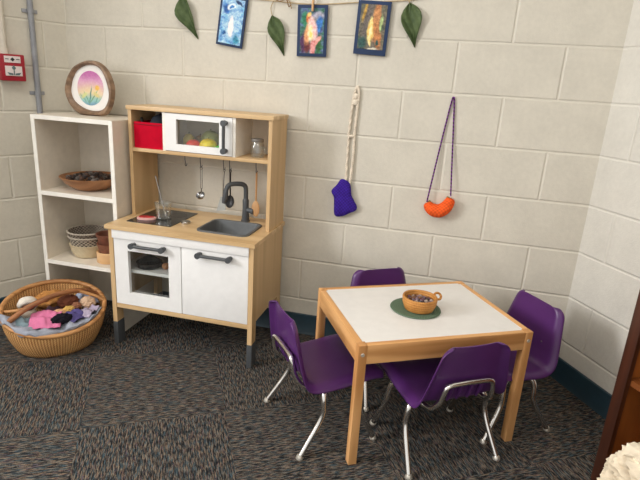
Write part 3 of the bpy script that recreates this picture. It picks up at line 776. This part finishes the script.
# ---------------------------------------------------------------- wall hangings
M_cord = plain('natural_jute', (190, 168, 132), .9, var=.1)
ctrl = [(-2.3, -.006, 1.60), (-2.1, -.006, 1.562), (-1.9, -.006, 1.545), (-1.7, -.006, 1.532), (-1.52, -.006, 1.523), (-1.33, -.006, 1.535), (-1.1, -.006, 1.552), (-.85, -.006, 1.60)]
crd = tag(MB().tube(smooth_path(ctrl, 8), .0022, 8).build('garland_cord', M_cord), 'thin jute cord strung along the top of the wall', 'cord')
def zc(x):
    for (a, _, za), (b_, _, zb) in zip(ctrl, ctrl[1:]):
        if a <= x <= b_: return za + (zb - za) * (x - a) / (b_ - a)
M_navy = plain('navy_card', (30, 52, 88), .7, var=.06)
def card(label, corners_bl_br, tilt, w, h, mat, bd=.013, bot=None):
    """hangs from its top centre"""
    (cx, cz) = corners_bl_br
    t = thing('art_card', label, 'picture', (cx, -.0125, cz)); t.rotation_euler = (0, tilt, 0)
    b = MB(); b.box(-w / 2, w / 2, -.004, .004, -h / 2, h / 2, .001); b.build('card_mount', M_navy, t)
    b = MB(); b.box(-w / 2 + bd, w / 2 - bd, -.0052, -.0038, -h / 2 + (bot or bd), h / 2 - bd); b.build('art_print', mat, t, smooth=False)
    return t
P_blue = painting('blue_painting', [(.2, (44, 108, 178)), (.42, (120, 176, 222)), (.55, (176, 212, 236)), (.75, (82, 146, 204))], [
    (0, -.015, .02, .055, 0, (170, 204, 232), .4), (.0, -.02, .0115, .042, 0, (250, 244, 244), .2), (-.028, .05, .016, .022, 30, (40, 100, 176), .4), (-.005, .062, .02, .012, 20, (232, 244, 250), .3), (-.004, .06, .011, .007, 20, (52, 120, 190), .3),
    (.03, -.07, .015, .02, 20, (60, 150, 184), .5), (-.03, -.05, .012, .008, 0, (40, 104, 170), .5), (.028, .08, .02, .006, -30, (30, 60, 110), .4)], 30)
P_figs = painting('figures_painting', [(.25, (44, 84, 92)), (.45, (70, 120, 96)), (.6, (90, 110, 150)), (.8, (60, 60, 100))], [
    (-.035, -.05, .016, .04, 0, (84, 48, 84), .4), (-.03, .045, .016, .03, 10, (52, 128, 96), .4), (.028, .06, .022, .016, 0, (170, 166, 180), .5), (.03, .025, .014, .032, -10, (60, 120, 190), .3), (.03, -.055, .014, .03, 0, (58, 104, 60), .4), (-.02, -.06, .014, .03, 0, (110, 50, 52), .4),
    (-.012, .045, .012, .022, 15, (200, 110, 56), .35), (-.012, .066, .009, .009, 0, (236, 190, 110), .35), (-.016, -.008, .016, .045, -12, (226, 160, 110), .3), (.004, .005, .019, .05, 8, (240, 196, 190), .3), (.022, -.04, .009, .025, -40, (232, 160, 150), .3), (.004, -.07, .011, .035, 0, (226, 150, 146), .35), (-.006, -.008, .012, .03, 5, (252, 240, 190), .45), (-.004, -.012, .005, .012, 0, (248, 226, 120), .3)], 40, .008)
P_tree = painting('tree_painting', [(.3, (96, 92, 84)), (.5, (120, 112, 96)), (.7, (78, 92, 76))], [
    (-.035, .06, .007, .035, -10, (190, 150, 70), .4), (-.02, .03, .016, .07, -8, (104, 96, 92), .4), (.014, .03, .016, .075, -4, (200, 140, 92), .25), (.024, -.03, .016, .05, 12, (186, 124, 78), .3), (.036, .02, .006, .03, 0, (170, 190, 130), .4),
    (-.036, -.06, .018, .024, 0, (54, 88, 84), .4), (.026, -.055, .007, .009, 0, (50, 90, 84), .3), (-.006, -.012, .013, .038, 4, (240, 208, 120), .3), (-.005, .02, .006, .022, 6, (246, 220, 140), .3), (-.006, -.05, .005, .02, 8, (250, 226, 160), .3), (-.004, -.01, .006, .02, 0, (252, 238, 180), .4),
    (0, -.085, .03, .006, 12, (226, 216, 196), .4), (.02, -.09, .018, .005, -10, (210, 190, 170), .4), (-.03, -.09, .016, .01, 0, (40, 50, 56), .4)], 36, .008)
W_, H_ = .124, .208
card('navy mounted blue painting with a white flame shape, leftmost of the hanging pictures', (-1.8815, 1.4415), math.radians(7.5), W_, H_ - .004, P_blue, .010)
card('navy mounted painting of pink and orange glowing figures, middle of the three pictures', (-1.516, 1.4175), math.radians(-1.2), W_ + .006, .204, P_figs, .013)
card('navy mounted painting of a tree trunk with a glowing yellow shape, rightmost of the pictures', (-1.261, 1.4375), math.radians(2.2), W_ + .012, .208, P_tree, .014, .022)
M_leaf = Mat('leaf_green', srgb(74, 96, 48), .6, 0, .3)
M_leaf.color(M_leaf.ramp(M_leaf.noise(30, detail=3), [(.3, srgb(58, 76, 42)), (.7, srgb(96, 112, 70))])); M_leaf.bump(M_leaf.noise(60), .4, .003)
def leaf(label, top, tip, w, curl, skew, lr=(1, 1)):
    top, tip = Vector(top), Vector(tip)
    ax = tip - top; L_ = ax.length; ax.normalize(); sd = Vector((-ax.z, 0, ax.x)) * -1
    t = thing('leaf', label, 'leaf', top, 0, 'fabric leaves hung along the cord')
    prof = [(0, .04), (.06, .34), (.15, .72), (.26, .95), (.38, 1.0), (.5, .88), (.62, .66), (.74, .42), (.86, .2), (.95, .09), (1, .01)]
    def wd(u):
        for (a, wa), (b_, wb_) in zip(prof, prof[1:]):
            if a <= u <= b_: return wa + (wb_ - wa) * (u - a) / (b_ - a)
        return 0
    def f(u, v):
        s = v * 2 - 1; hw = wd(u) * w
        q = ax * (u * L_) + sd * (s * hw * (lr[0] if s < 0 else lr[1]) + skew * math.sin(u * PI))
        dep = .003 + .022 * abs(s) ** 1.3 * (curl if s > 0 else curl * .6) * wd(u) + .008 * math.sin(u * PI) + .003 * math.sin(s * 9 + u * 13)
        return q + Vector((0, -dep, 0))
    o = MB().grid(f, 30, 14).build('blade', M_leaf.m, t); solid(o, .0012, 0)
    b = MB(); b.tube([f(k / 14, .5) + Vector((0, -.0012, 0)) for k in range(14)], [.0018 * (1 - k / 16) for k in range(14)], 6); b.build('midrib', M_leaf.m, t)
    zt = zc(top.x) - .001
    b = MB(); b.tube(smooth_path([f(0, .5), (-.004, -.012, (zt - top.z) * .5), (.006, -.008, zt - top.z)], 5), .0018, 6); b.build('stem', M_cord, t)
LR1 = (.45, 1.15)
leaf('green leaf hanging left of the blue picture, its top out of view', (-2.120, 0, 1.545), (-2.047, 0, 1.365), .046, 1.1, .0, LR1)
leaf('green leaf hanging between the blue picture and the middle picture', (-1.700, 0, 1.474), (-1.640, 0, 1.314), .036, .7, -.004)
leaf('green leaf hanging at the right end of the cord beside the tree picture', (-1.118, 0, 1.540), (-1.080, 0, 1.372), .045, .9, .003, (1.0, .85))
def peg(x, z, label):
    t = thing('clothes_peg', label, 'clothes peg', (x, -.022, z))
    for dy in (-.0045, .0045):
        b = MB(); b.box(-.004, .004, dy - .0035, dy + .0035, -.028, .02, .001); b.build('jaw', M_spoonwood, t)
    MB().tube([(-.0055, 0, 0), (.0055, 0, 0)], .0035, 8).build('spring', M_steel, t)
peg(-1.516, 1.522, 'small wooden clothes peg holding the middle picture')
t = thing('twig', 'curled brown twig tied to the cord left of the middle picture', 'twig', (-1.635, -.01, 1.53))
b = MB(); b.tube(smooth_path([(-.06, 0, .012), (-.03, -.006, .0), (0, -.004, .006), (.012, -.008, -.02), (.022, -.004, -.012)], 6), .0022, 6); b.build('main_stem', plain('dry_twig', (128, 98, 62), .9), t)
b = MB(); b.tube(smooth_path([(0, -.003, .006), (.016, -.008, .0), (.024, -.004, -.028)], 6), .0018, 6); b.build('side_stem', plain('dry_twig_pale', (160, 128, 84), .9), t)

# knitted pouch with a braided cord
M_knit = cloth('royal_blue_knit', (58, 36, 132), 70, .2, .95, .9)
M_white_yarn = cloth('cream_yarn', (226, 214, 196), 120, .1)
pch = thing('knitted_pouch', 'deep blue knitted pouch hanging on a cream braided cord', 'pouch', (-1.325, 0, .65))
pp = [(-.0145, .153), (-.036, .124), (-.0585, .094), (-.0457, .065), (-.0425, .03), (-.0395, -.008), (-.028, -.023), (.0025, -.018), (.034, .0), (.0615, .016), (.0637, .036), (.049, .06), (.035, .085), (.0235, .136)]
pp = [(x, z) for x, z in pp]
sm = [tuple(v)[:2] for v in smooth_path([(x, z, 0) for x, z in pp], 4, True)]
cx_, cz_ = -.002, .06
def pillow(b, sm, cx_, cz_, th, rings=7, y0=-.004):
    N = len(sm); Ls = []
    for side in (1, -1):
        L2 = []
        for k in range(rings + 1):
            s = 1 - k / rings * .98
            d = th * math.sqrt(max(0, 1 - s ** 3.2)) * side
            L2.append([b.bm.verts.new((cx_ + (x - cx_) * s, y0 - th - d, cz_ + (z - cz_) * s)) for x, z in sm])
        Ls.append(L2)
    for L2 in Ls:
        for A, B in zip(L2, L2[1:]):
            for i in range(N): b.face([A[i], A[(i + 1) % N], B[(i + 1) % N], B[i]])
        b.face(L2[-1])
    bmesh.ops.remove_doubles(b.bm, verts=b.bm.verts[:], dist=1e-5)
b = MB(); pillow(b, sm, cx_, cz_, .016); b.build('pouch_body', M_knit, pch, angle=80)
top = Vector((.012, -.008, .54))
def braid(b, pts, r, tw, n=5):
    P_ = smooth_path(pts, 14)
    for ph in range(2):
        b.tube([p + Vector((math.cos(i * tw + ph * PI), math.sin(i * tw + ph * PI) * .7, 0)) * r * .62 for i, p in enumerate(P_)], r, 6)
b = MB()
braid(b, [(.002, -.014, .135), (.0, -.009, .26), (.0, -.009, .37), (.005, -.009, .47), (.012, -.009, .53), (.022, -.009, .556)], .0042, .75)
braid(b, [(.022, -.009, .556), (.030, -.009, .53), (.028, -.009, .46), (.025, -.009, .36), (.027, -.009, .26), (.022, -.014, .135)], .0042, .75)
b.blob((.018, -.011, .49), (.013, .008, .014), 2, .3); b.blob((.014, -.011, .345), (.014, .007, .007), 2, .3); b.blob((.020, -.011, .515), (.010, .008, .012), 2, .3)
b.build('braided_cord', M_white_yarn, pch)
# orange crescent pouch
M_coral = cloth('coral_crochet', (240, 92, 42), 60, .14, .95, .9)
cp = thing('crochet_pouch', 'bright orange crescent crochet pouch hanging on a thin purple cord', 'pouch', (-.9, 0, .69))
arc = smooth_path([(-.052, -.026, .048), (-.040, -.026, .030), (-.018, -.026, .018), (.008, -.026, .020), (.032, -.026, .042), (.046, -.026, .076)], 5)
NA_ = len(arc) - 1; rr = [.012 + .016 * math.sin(PI * k / NA_) ** .6 + .004 * k / NA_ for k in range(NA_ + 1)]
b = MB(); b.tube(arc, rr, 16, flat=1); bod = b.build('pouch_body', M_coral, cp)
b = MB(); b.tube([p + Vector((-.008 * k / NA_, .008, .017 + .004 * math.sin(PI * k / NA_))) for k, p in enumerate(arc)][3:-2], .007, 8); b.build('green_lining', cloth('olive_lining', (134, 128, 80), 60), cp)
M_pcord = Mat('purple_black_cord', srgb(88, 36, 110), .9)
x, y, z = M_pcord.xyz(); M_pcord.color(M_pcord.ramp(((z * 420 + x * 200).sin() * .5 + .5), [(.4, srgb(58, 22, 66)), (.6, srgb(120, 54, 140))]))
b = MB(); b.tube(smooth_path([(-.054, -.026, .052), (-.030, -.010, .27), (-.006, -.006, .47), (.002, -.006, .494), (.007, -.006, .47), (.025, -.010, .28), (.043, -.026, .088)], 10), .0032, 8); b.build('cord', M_pcord.m, cp)

# ---------------------------------------------------------------- basket with playsilks
M_rattan = wicker('honey_rattan', (160, 108, 60), (222, 174, 116), 300, 95)
M_rattanrim = wood('rattan_cane', (150, 98, 52), (204, 150, 94), 'x', .5, 20)
M_handle = wood('cane_handle', (112, 68, 38), (170, 112, 68), 'x', .5, 20)
BX, BY, BA = -2.510, -.495, math.radians(46)
bk = thing('wicker_basket', 'large oval wicker basket of cloths on the carpet before the white shelf', 'basket', (BX, BY, 0), BA)
RA, RB = .210, .176
def rim_h(a):     # a=0 right end, 90 back, 180 left end, 270 front
    s = math.sin(a); return .180 + (.055 * s if s > 0 else .062 * s)
def bpt(a, k, inset=0):   # k 0..1 from base to rim
    h = rim_h(a) * k; g = .74 + .26 * math.sin(k * PI / 2) ** .9
    return Vector(((RA * g - inset) * math.cos(a), (RB * g - inset) * math.sin(a), .002 + h))
NA = 96
b = MB(); rows = []
for k in [i / 10 for i in range(11)]: rows.append([b.bm.verts.new(bpt(2 * PI * i / NA, k)) for i in range(NA)])
for k in [i / 10 for i in range(10, -1, -1)]: rows.append([b.bm.verts.new(bpt(2 * PI * i / NA, k, .009) + Vector((0, 0, .008 * (1 - k)))) for i in range(NA)])
for A, B in zip(rows, rows[1:]):
    for i in range(NA): b.face([A[i], A[(i + 1) % NA], B[(i + 1) % NA], B[i]])
b.face(rows[0][::-1]); b.face(rows[-1]); b.build('woven_body', M_rattan, bk, angle=60)
b = MB(); b.tube([bpt(2 * PI * i / NA, 1, .004) for i in range(NA)], .0105, 10, True); b.build('rim', M_rattanrim, bk)
def hp(u, v, z): return (u, v, z)
hp_ctrl = [(-.185, -.06, .165), (-.13, -.045, .200), (-.06, -.03, .228), (.02, -.01, .243), (.09, .012, .238), (.15, .035, .215), (.19, .045, .19)]
b = MB(); b.tube(smooth_path(hp_ctrl, 8), .0115, 12); hd = b.build('handle', M_handle, bk)
for br in ([(-.205, .035, .182), (-.165, .0, .190), (-.115, -.036, .207)], [(.10, .015, .236), (.17, .0, .205), (.212, -.02, .176)], [(.10, .015, .236), (.14, .07, .222), (.165, .105, .205)]):
    MB().tube(smooth_path(br, 6), .0075, 10).build('handle_brace', M_rattanrim, hd)
def bw(u, v, z): return Vector((BX + u * math.cos(BA) - v * math.sin(BA), BY + u * math.sin(BA) + v * math.cos(BA), z))
from mathutils import noise as mnoise
def drape(name, label, rgb, f, nu=36, nv=30, var=.1, th=.002, scale=200):
    o = MB().grid(f, nu, nv).build(name, cloth(name + '_fabric', rgb, scale, var)); solid(o, th, 1); return tag(o, label, 'cloth')
# base heap so that nothing hangs in air
heap = tag(MB().blob((0, 0, 0), (.155, .115, .06), 4, .15, 9).build('cloth_heap', cloth('mauve_grey_cloth', (104, 92, 104), 120)), 'mauve grey cloth filling the bottom of the wicker basket', 'cloth')
heap.location = bw(0, -.0, .075); heap.rotation_euler = (0, 0, BA)
def f_lin(u, v):       # grey-blue cloth over the front rim
    a = math.radians(188 + 150 * u)
    s = v
    k = .74 + .26
    wob = .012 * math.sin(u * 31) + .008 * math.sin(u * 17 + 2)
    if s < .62:
        q = s / .62; rad = .50 + .455 * q
        P_ = Vector((RA * rad * math.cos(a), RB * rad * math.sin(a), .135 + (rim_h(a) + .020 - .135) * q ** 1.1 + wob * .8 * (1 - q * .6)))
    else:
        q = (s - .62) / .38; oh = max(0, 1 - max(0, u - .38) / .22); rad = .955 - .05 * q * (1 - oh) + .065 * math.sin(q * PI / 2) * oh
        P_ = Vector((RA * rad * math.cos(a), RB * rad * math.sin(a), rim_h(a) + .020 + .006 * oh * math.sin(q * PI) - (.014 + wob) * q * q * oh - (1 - oh) * .012 * q))
    P_.z += .004 * math.sin(u * 55 + v * 9)
    return bw(P_.x, P_.y, P_.z)
drape('play_cloth', 'pale blue grey cloth lining the front rim of the basket', (156, 160, 172), f_lin, 60, 18, .14)
def patch(cu, cv, cz, au, av, rot, amp=.008, sl=(0, 0), seed=0, bend=0):
    def f(u, v):
        x = (u - .5) * 2 * au; y = (v - .5) * 2 * av
        X = cu + x * math.cos(rot) - y * math.sin(rot); Y = cv + x * math.sin(rot) + y * math.cos(rot)
        z = cz + amp * 1.7 * mnoise.noise(Vector((x * 26, y * 26, seed))) + amp * 1.0 * mnoise.noise(Vector((x * 60 + y * 20, y * 45, seed + 4))) + sl[0] * x + sl[1] * y - bend * (x * x / au + y * y / av)
        return bw(X, Y, z)
    return f
drape('felt_piece', 'pink felt piece lying on top in the wicker basket', (214, 122, 160), patch(-.045, -.085, .173, .062, .048, -.25, .006, (.05, .35), 2, .15), var=.06)
drape('felt_piece', 'purple blue cloth square at the right inside the basket', (86, 78, 128), patch(.07, -.085, .174, .036, .032, .5, .008, (.1, .3), 5, .3))
drape('play_cloth', 'teal grey crumpled cloth left of the pink felt', (132, 152, 160), patch(-.125, -.05, .166, .04, .05, .4, .014, (0, .1), 7, .4))
drape('play_cloth', 'lavender cloth along the right inner rim of the basket', (172, 160, 180), patch(.125, -.07, .176, .04, .034, .8, .012, (.2, -.1), 9, .2))
drape('play_cloth', 'pale blue cloth at the back right of the basket', (166, 176, 200), patch(.125, .06, .188, .055, .05, .3, .014, (.1, .15), 11, .3))
drape('play_cloth', 'dark plum cloth in the middle of the basket', (78, 58, 66), patch(-.02, .0, .165, .07, .045, .2, .014, (0, .1), 13, .3))
def bl(name, label, cat, u, v, z, r, rgb, rough=.1, rot=0, seed=0, clothy=True):
    o = MB().blob((0, 0, 0), r, 4, rough * 2, 14, seed=seed).build(name, cloth(name + '_' + str(seed), rgb, 120) if clothy else plain(name + '_' + str(seed), rgb, .6)); o.location = bw(u, v, z); o.rotation_euler = (0, 0, BA + rot); return tag(o, label, cat)
bl('felt_ball', 'dark brown felt ball under the handle of the basket', 'ball', .058, .012, .192, (.044, .036, .03), (104, 62, 48), .1, .3, 1)
bl('felt_ball', 'pale tan felt ball at the right of the basket', 'ball', .135, -.012, .182, (.034, .03, .028), (208, 176, 148), .1, .2, 2)
bl('cloth_bundle', 'golden tan bundle at the back of the basket', 'cloth', -.005, .085, .185, (.07, .04, .042), (186, 132, 76), .12, .2, 3)
bl('cloth_bundle', 'peach coloured bundle beside the pink felt', 'cloth', .012, -.05, .160, (.032, .03, .026), (222, 172, 134), .1, 0, 4)
bl('cloth_bundle', 'black bundle at the front of the basket', 'cloth', .015, -.104, .163, (.042, .022, .024), (30, 28, 36), .12, .1, 5)
bl('cloth_bundle', 'mustard yellow scrap near the purple cloth', 'cloth', .052, -.045, .178, (.022, .016, .015), (206, 168, 96), .15, 0, 6)
bl('cloth_bundle', 'small brown scrap next to the brown ball', 'cloth', .085, -.035, .186, (.018, .016, .014), (150, 104, 80), .2, 0, 7)
dl = thing('rag_doll', 'small doll with a white hood and brown face at the left of the basket', 'doll', bw(-.1, .045, .165), BA)
MB().blob((-.005, .005, -.02), (.04, .03, .03), 3, .08, 6).build('body', cloth('doll_body', (190, 176, 160), 120), dl)
b = MB(); b.lathe([(.026, .0), (.034, .006), (.037, .018), (.03, .036), (.016, .046), (0, .049), ], n=26, M=Matrix.Rotation(-1.0, 4, 'X') @ Matrix.Diagonal((1.1, 1, 1, 1)), c=(0, .0, .014)); o = b.build('hood', cloth('doll_hood', (228, 220, 208), 120), dl); solid(o, .004, 0)
MB().blob((0, .004, .020), (.028, .025, .025), 3).build('head', plain('doll_face', (112, 68, 46), .7), dl)

# ---------------------------------------------------------------- dark bookcase at the right edge (local x towards us along the wall, y into the wall)
bc_ = thing('bookcase', 'dark stained wooden bookcase standing against the right wall', 'bookcase', (-.299, -.672, 0), aR)
BH, BL, BD = .86, .82, .285
for x0 in (0, BL - .02):
    b = MB(); b.box(x0, x0 + .02, .018, BD, 0, BH); b.build('end_panel', M_bookside, bc_, smooth=False)
for x0 in (-.002, BL - .034):
    b = MB(); b.box(x0, x0 + .036, 0, .018, 0, BH, .0015); b.build('face_stile', M_darkbook, bc_)
b = MB(); b.box(.02, BL - .02, BD - .008, BD, .03, BH - .02); b.build('back_panel', M_bookside, bc_, smooth=False)
for z in (.06, .375, .66):
    b = MB(); b.box(.021, BL - .021, .019, BD - .009, z, z + .018); b.build('shelf_board', M_bookshelf, bc_, smooth=False)
b = MB(); b.box(-.008, BL + .008, -.008, BD, BH, BH + .022, .002); b.build('top_board', M_darkbook, bc_)
b = MB(); b.box(.034, BL - .034, .001, .017, .0, .06); b.build('toe_rail', M_darkbook, bc_, smooth=False)
# cream ragged paper bundle on the bottom shelf
M_ragged = plain('cream_paper', (236, 222, 198), .9, var=.05, nscale=40, bump=.4)
pb = thing('paper_bundle', 'cream ragged-edged bundle of folded paper in front of the dark bookcase', 'paper', (-.299, -.672, .0), aR)
rnd = random.Random(5); PCX, PCY = .352, -.168
b = MB(); NS_ = 34
for k in range(NS_):
    q_ = k / (NS_ - 1); R0 = .150 * math.sqrt(max(.06, 1 - (q_ * .9) ** 7)); cx, cy = PCX + rnd.uniform(-.005, .005), PCY + rnd.uniform(-.005, .005); zz = .006 + .362 * q_
    V = []; NR = 90; ph = rnd.uniform(0, 6)
    for j in range(6):
        row = []
        for i in range(NR):
            a = 2 * PI * i / NR; q = j / 5
            rg = R0 * q * (1 + (.03 * math.sin(a * 5 + ph) + rnd.uniform(-.05, .03)) * (q > .9))
            row.append(b.bm.verts.new((cx + rg * math.cos(a), cy + rg * math.sin(a), max(.001, zz + .005 * q * math.sin(a * 7 + ph) + .003 * q * rnd.uniform(-1, 1) - .012 * q * (k > 2)))))
        V.append(row)
    for A, B in zip(V, V[1:]):
        for i in range(NR): b.face([A[i], A[(i + 1) % NR], B[(i + 1) % NR], B[i]])
b.build('ragged_sheets', M_ragged, pb, angle=30)
for k in range(5):
    x0 = PCX - .05 + k * .024
    MB().tube(smooth_path([(x0, PCY - .07, .362), (x0 + .008, PCY, .380), (x0 + .004, PCY + .06, .366)], 6), .010, 8, flat=.6).build('folded_leaf', M_ragged, pb)

# ---------------------------------------------------------------- light
def area(name, loc, target, size, size_y, power, rgb):
    l = bpy.data.lights.new(name, 'AREA'); l.shape = 'RECTANGLE'; l.size = size; l.size_y = size_y; l.energy = power; l.color = rgb
    o = bpy.data.objects.new(name, l); COL.objects.link(o); o.location = loc
    o.rotation_euler = (Vector(target) - Vector(loc)).to_track_quat('-Z', 'Y').to_euler(); return o
# window on the left wall, out of view towards the camera side
M_winframe = plain('window_frame_white', (235, 235, 232), .4)
U0, U1, ZW0, ZW1 = 2.0, 3.9, .95, 2.3
wn = bpy.data.objects.new('window_1', None); COL.objects.link(wn); wn.location = (XL, 0, 0); wn.rotation_euler = (0, 0, aL); struct(wn)
b = MB(); b.ring_prism([(-U1 - .06, ZW0 - .06), (-U0 + .06, ZW0 - .06), (-U0 + .06, ZW1 + .06), (-U1 - .06, ZW1 + .06)], [(-U1, ZW0), (-U0, ZW0), (-U0, ZW1), (-U1, ZW1)], 'y', -.03, -.0005); b.build('window_frame', M_winframe, wn, smooth=False)
c0 = on_left((U0 + U1) / 2, (ZW0 + ZW1) / 2, .04); nL = Vector((math.sin(aL), -math.cos(aL), 0))
area('window_daylight', c0, c0 + nL * 1 + Vector((0, 0, -.15)), U1 - U0, ZW1 - ZW0, 150, (.985, .985, 1))
for i, (x, y) in enumerate(((-1.9, -1.5), (-.3, -2.6))):  # overhead panels added out of view to light the alcove, fixtures invented
    fx = thing('ceiling_light', 'added out-of-view ceiling light panel ' + ('toward the shelf side' if i == 0 else 'toward the camera side'), 'light', (x, y, HT - .0005))
    b = MB(); b.ring_prism([(-.32, -.62), (.32, -.62), (.32, .62), (-.32, .62)], [(-.29, -.59), (.29, -.59), (.29, .59), (-.29, .59)], 'z', -.03, 0); b.build('trim', M_winframe, fx, smooth=False)
    area('added_panel_light', (x, y, HT - .02), (x, y, 0), .56, 1.16, 8, (1, .96, .9))
w = bpy.data.worlds.new('world'); sc.world = w; w.use_nodes = True
w.node_tree.nodes['Background'].inputs[0].default_value = (1, .97, .93, 1); w.node_tree.nodes['Background'].inputs[1].default_value = .6

# ---------------------------------------------------------------- camera
cam = bpy.data.cameras.new('camera'); co = bpy.data.objects.new('camera', cam); COL.objects.link(co)
r = Vector((0.969572281973654, 0.237003983774886, 0.06130825151017495)); u = Vector((-0.1257021469255474, 0.2670885719895705, 0.9554384673912183)); fw = Vector((-0.2100679896764602, 0.9340732339529945, -0.28875358582342314))
co.matrix_world = Matrix(((r.x, u.x, -fw.x, -.9176), (r.y, u.y, -fw.y, -2.2639), (r.z, u.z, -fw.z, 1.1975), (0, 0, 0, 1)))
cam.sensor_fit = 'HORIZONTAL'; cam.sensor_width = 36; cam.lens = 510.03 / 640 * 36; cam.clip_start = .02
sc.camera = co
sc.view_settings.view_transform = 'Standard'; sc.view_settings.look = 'None'; sc.view_settings.gamma = 1
sc.view_settings.use_curve_mapping = False; sc.view_settings.exposure = .80
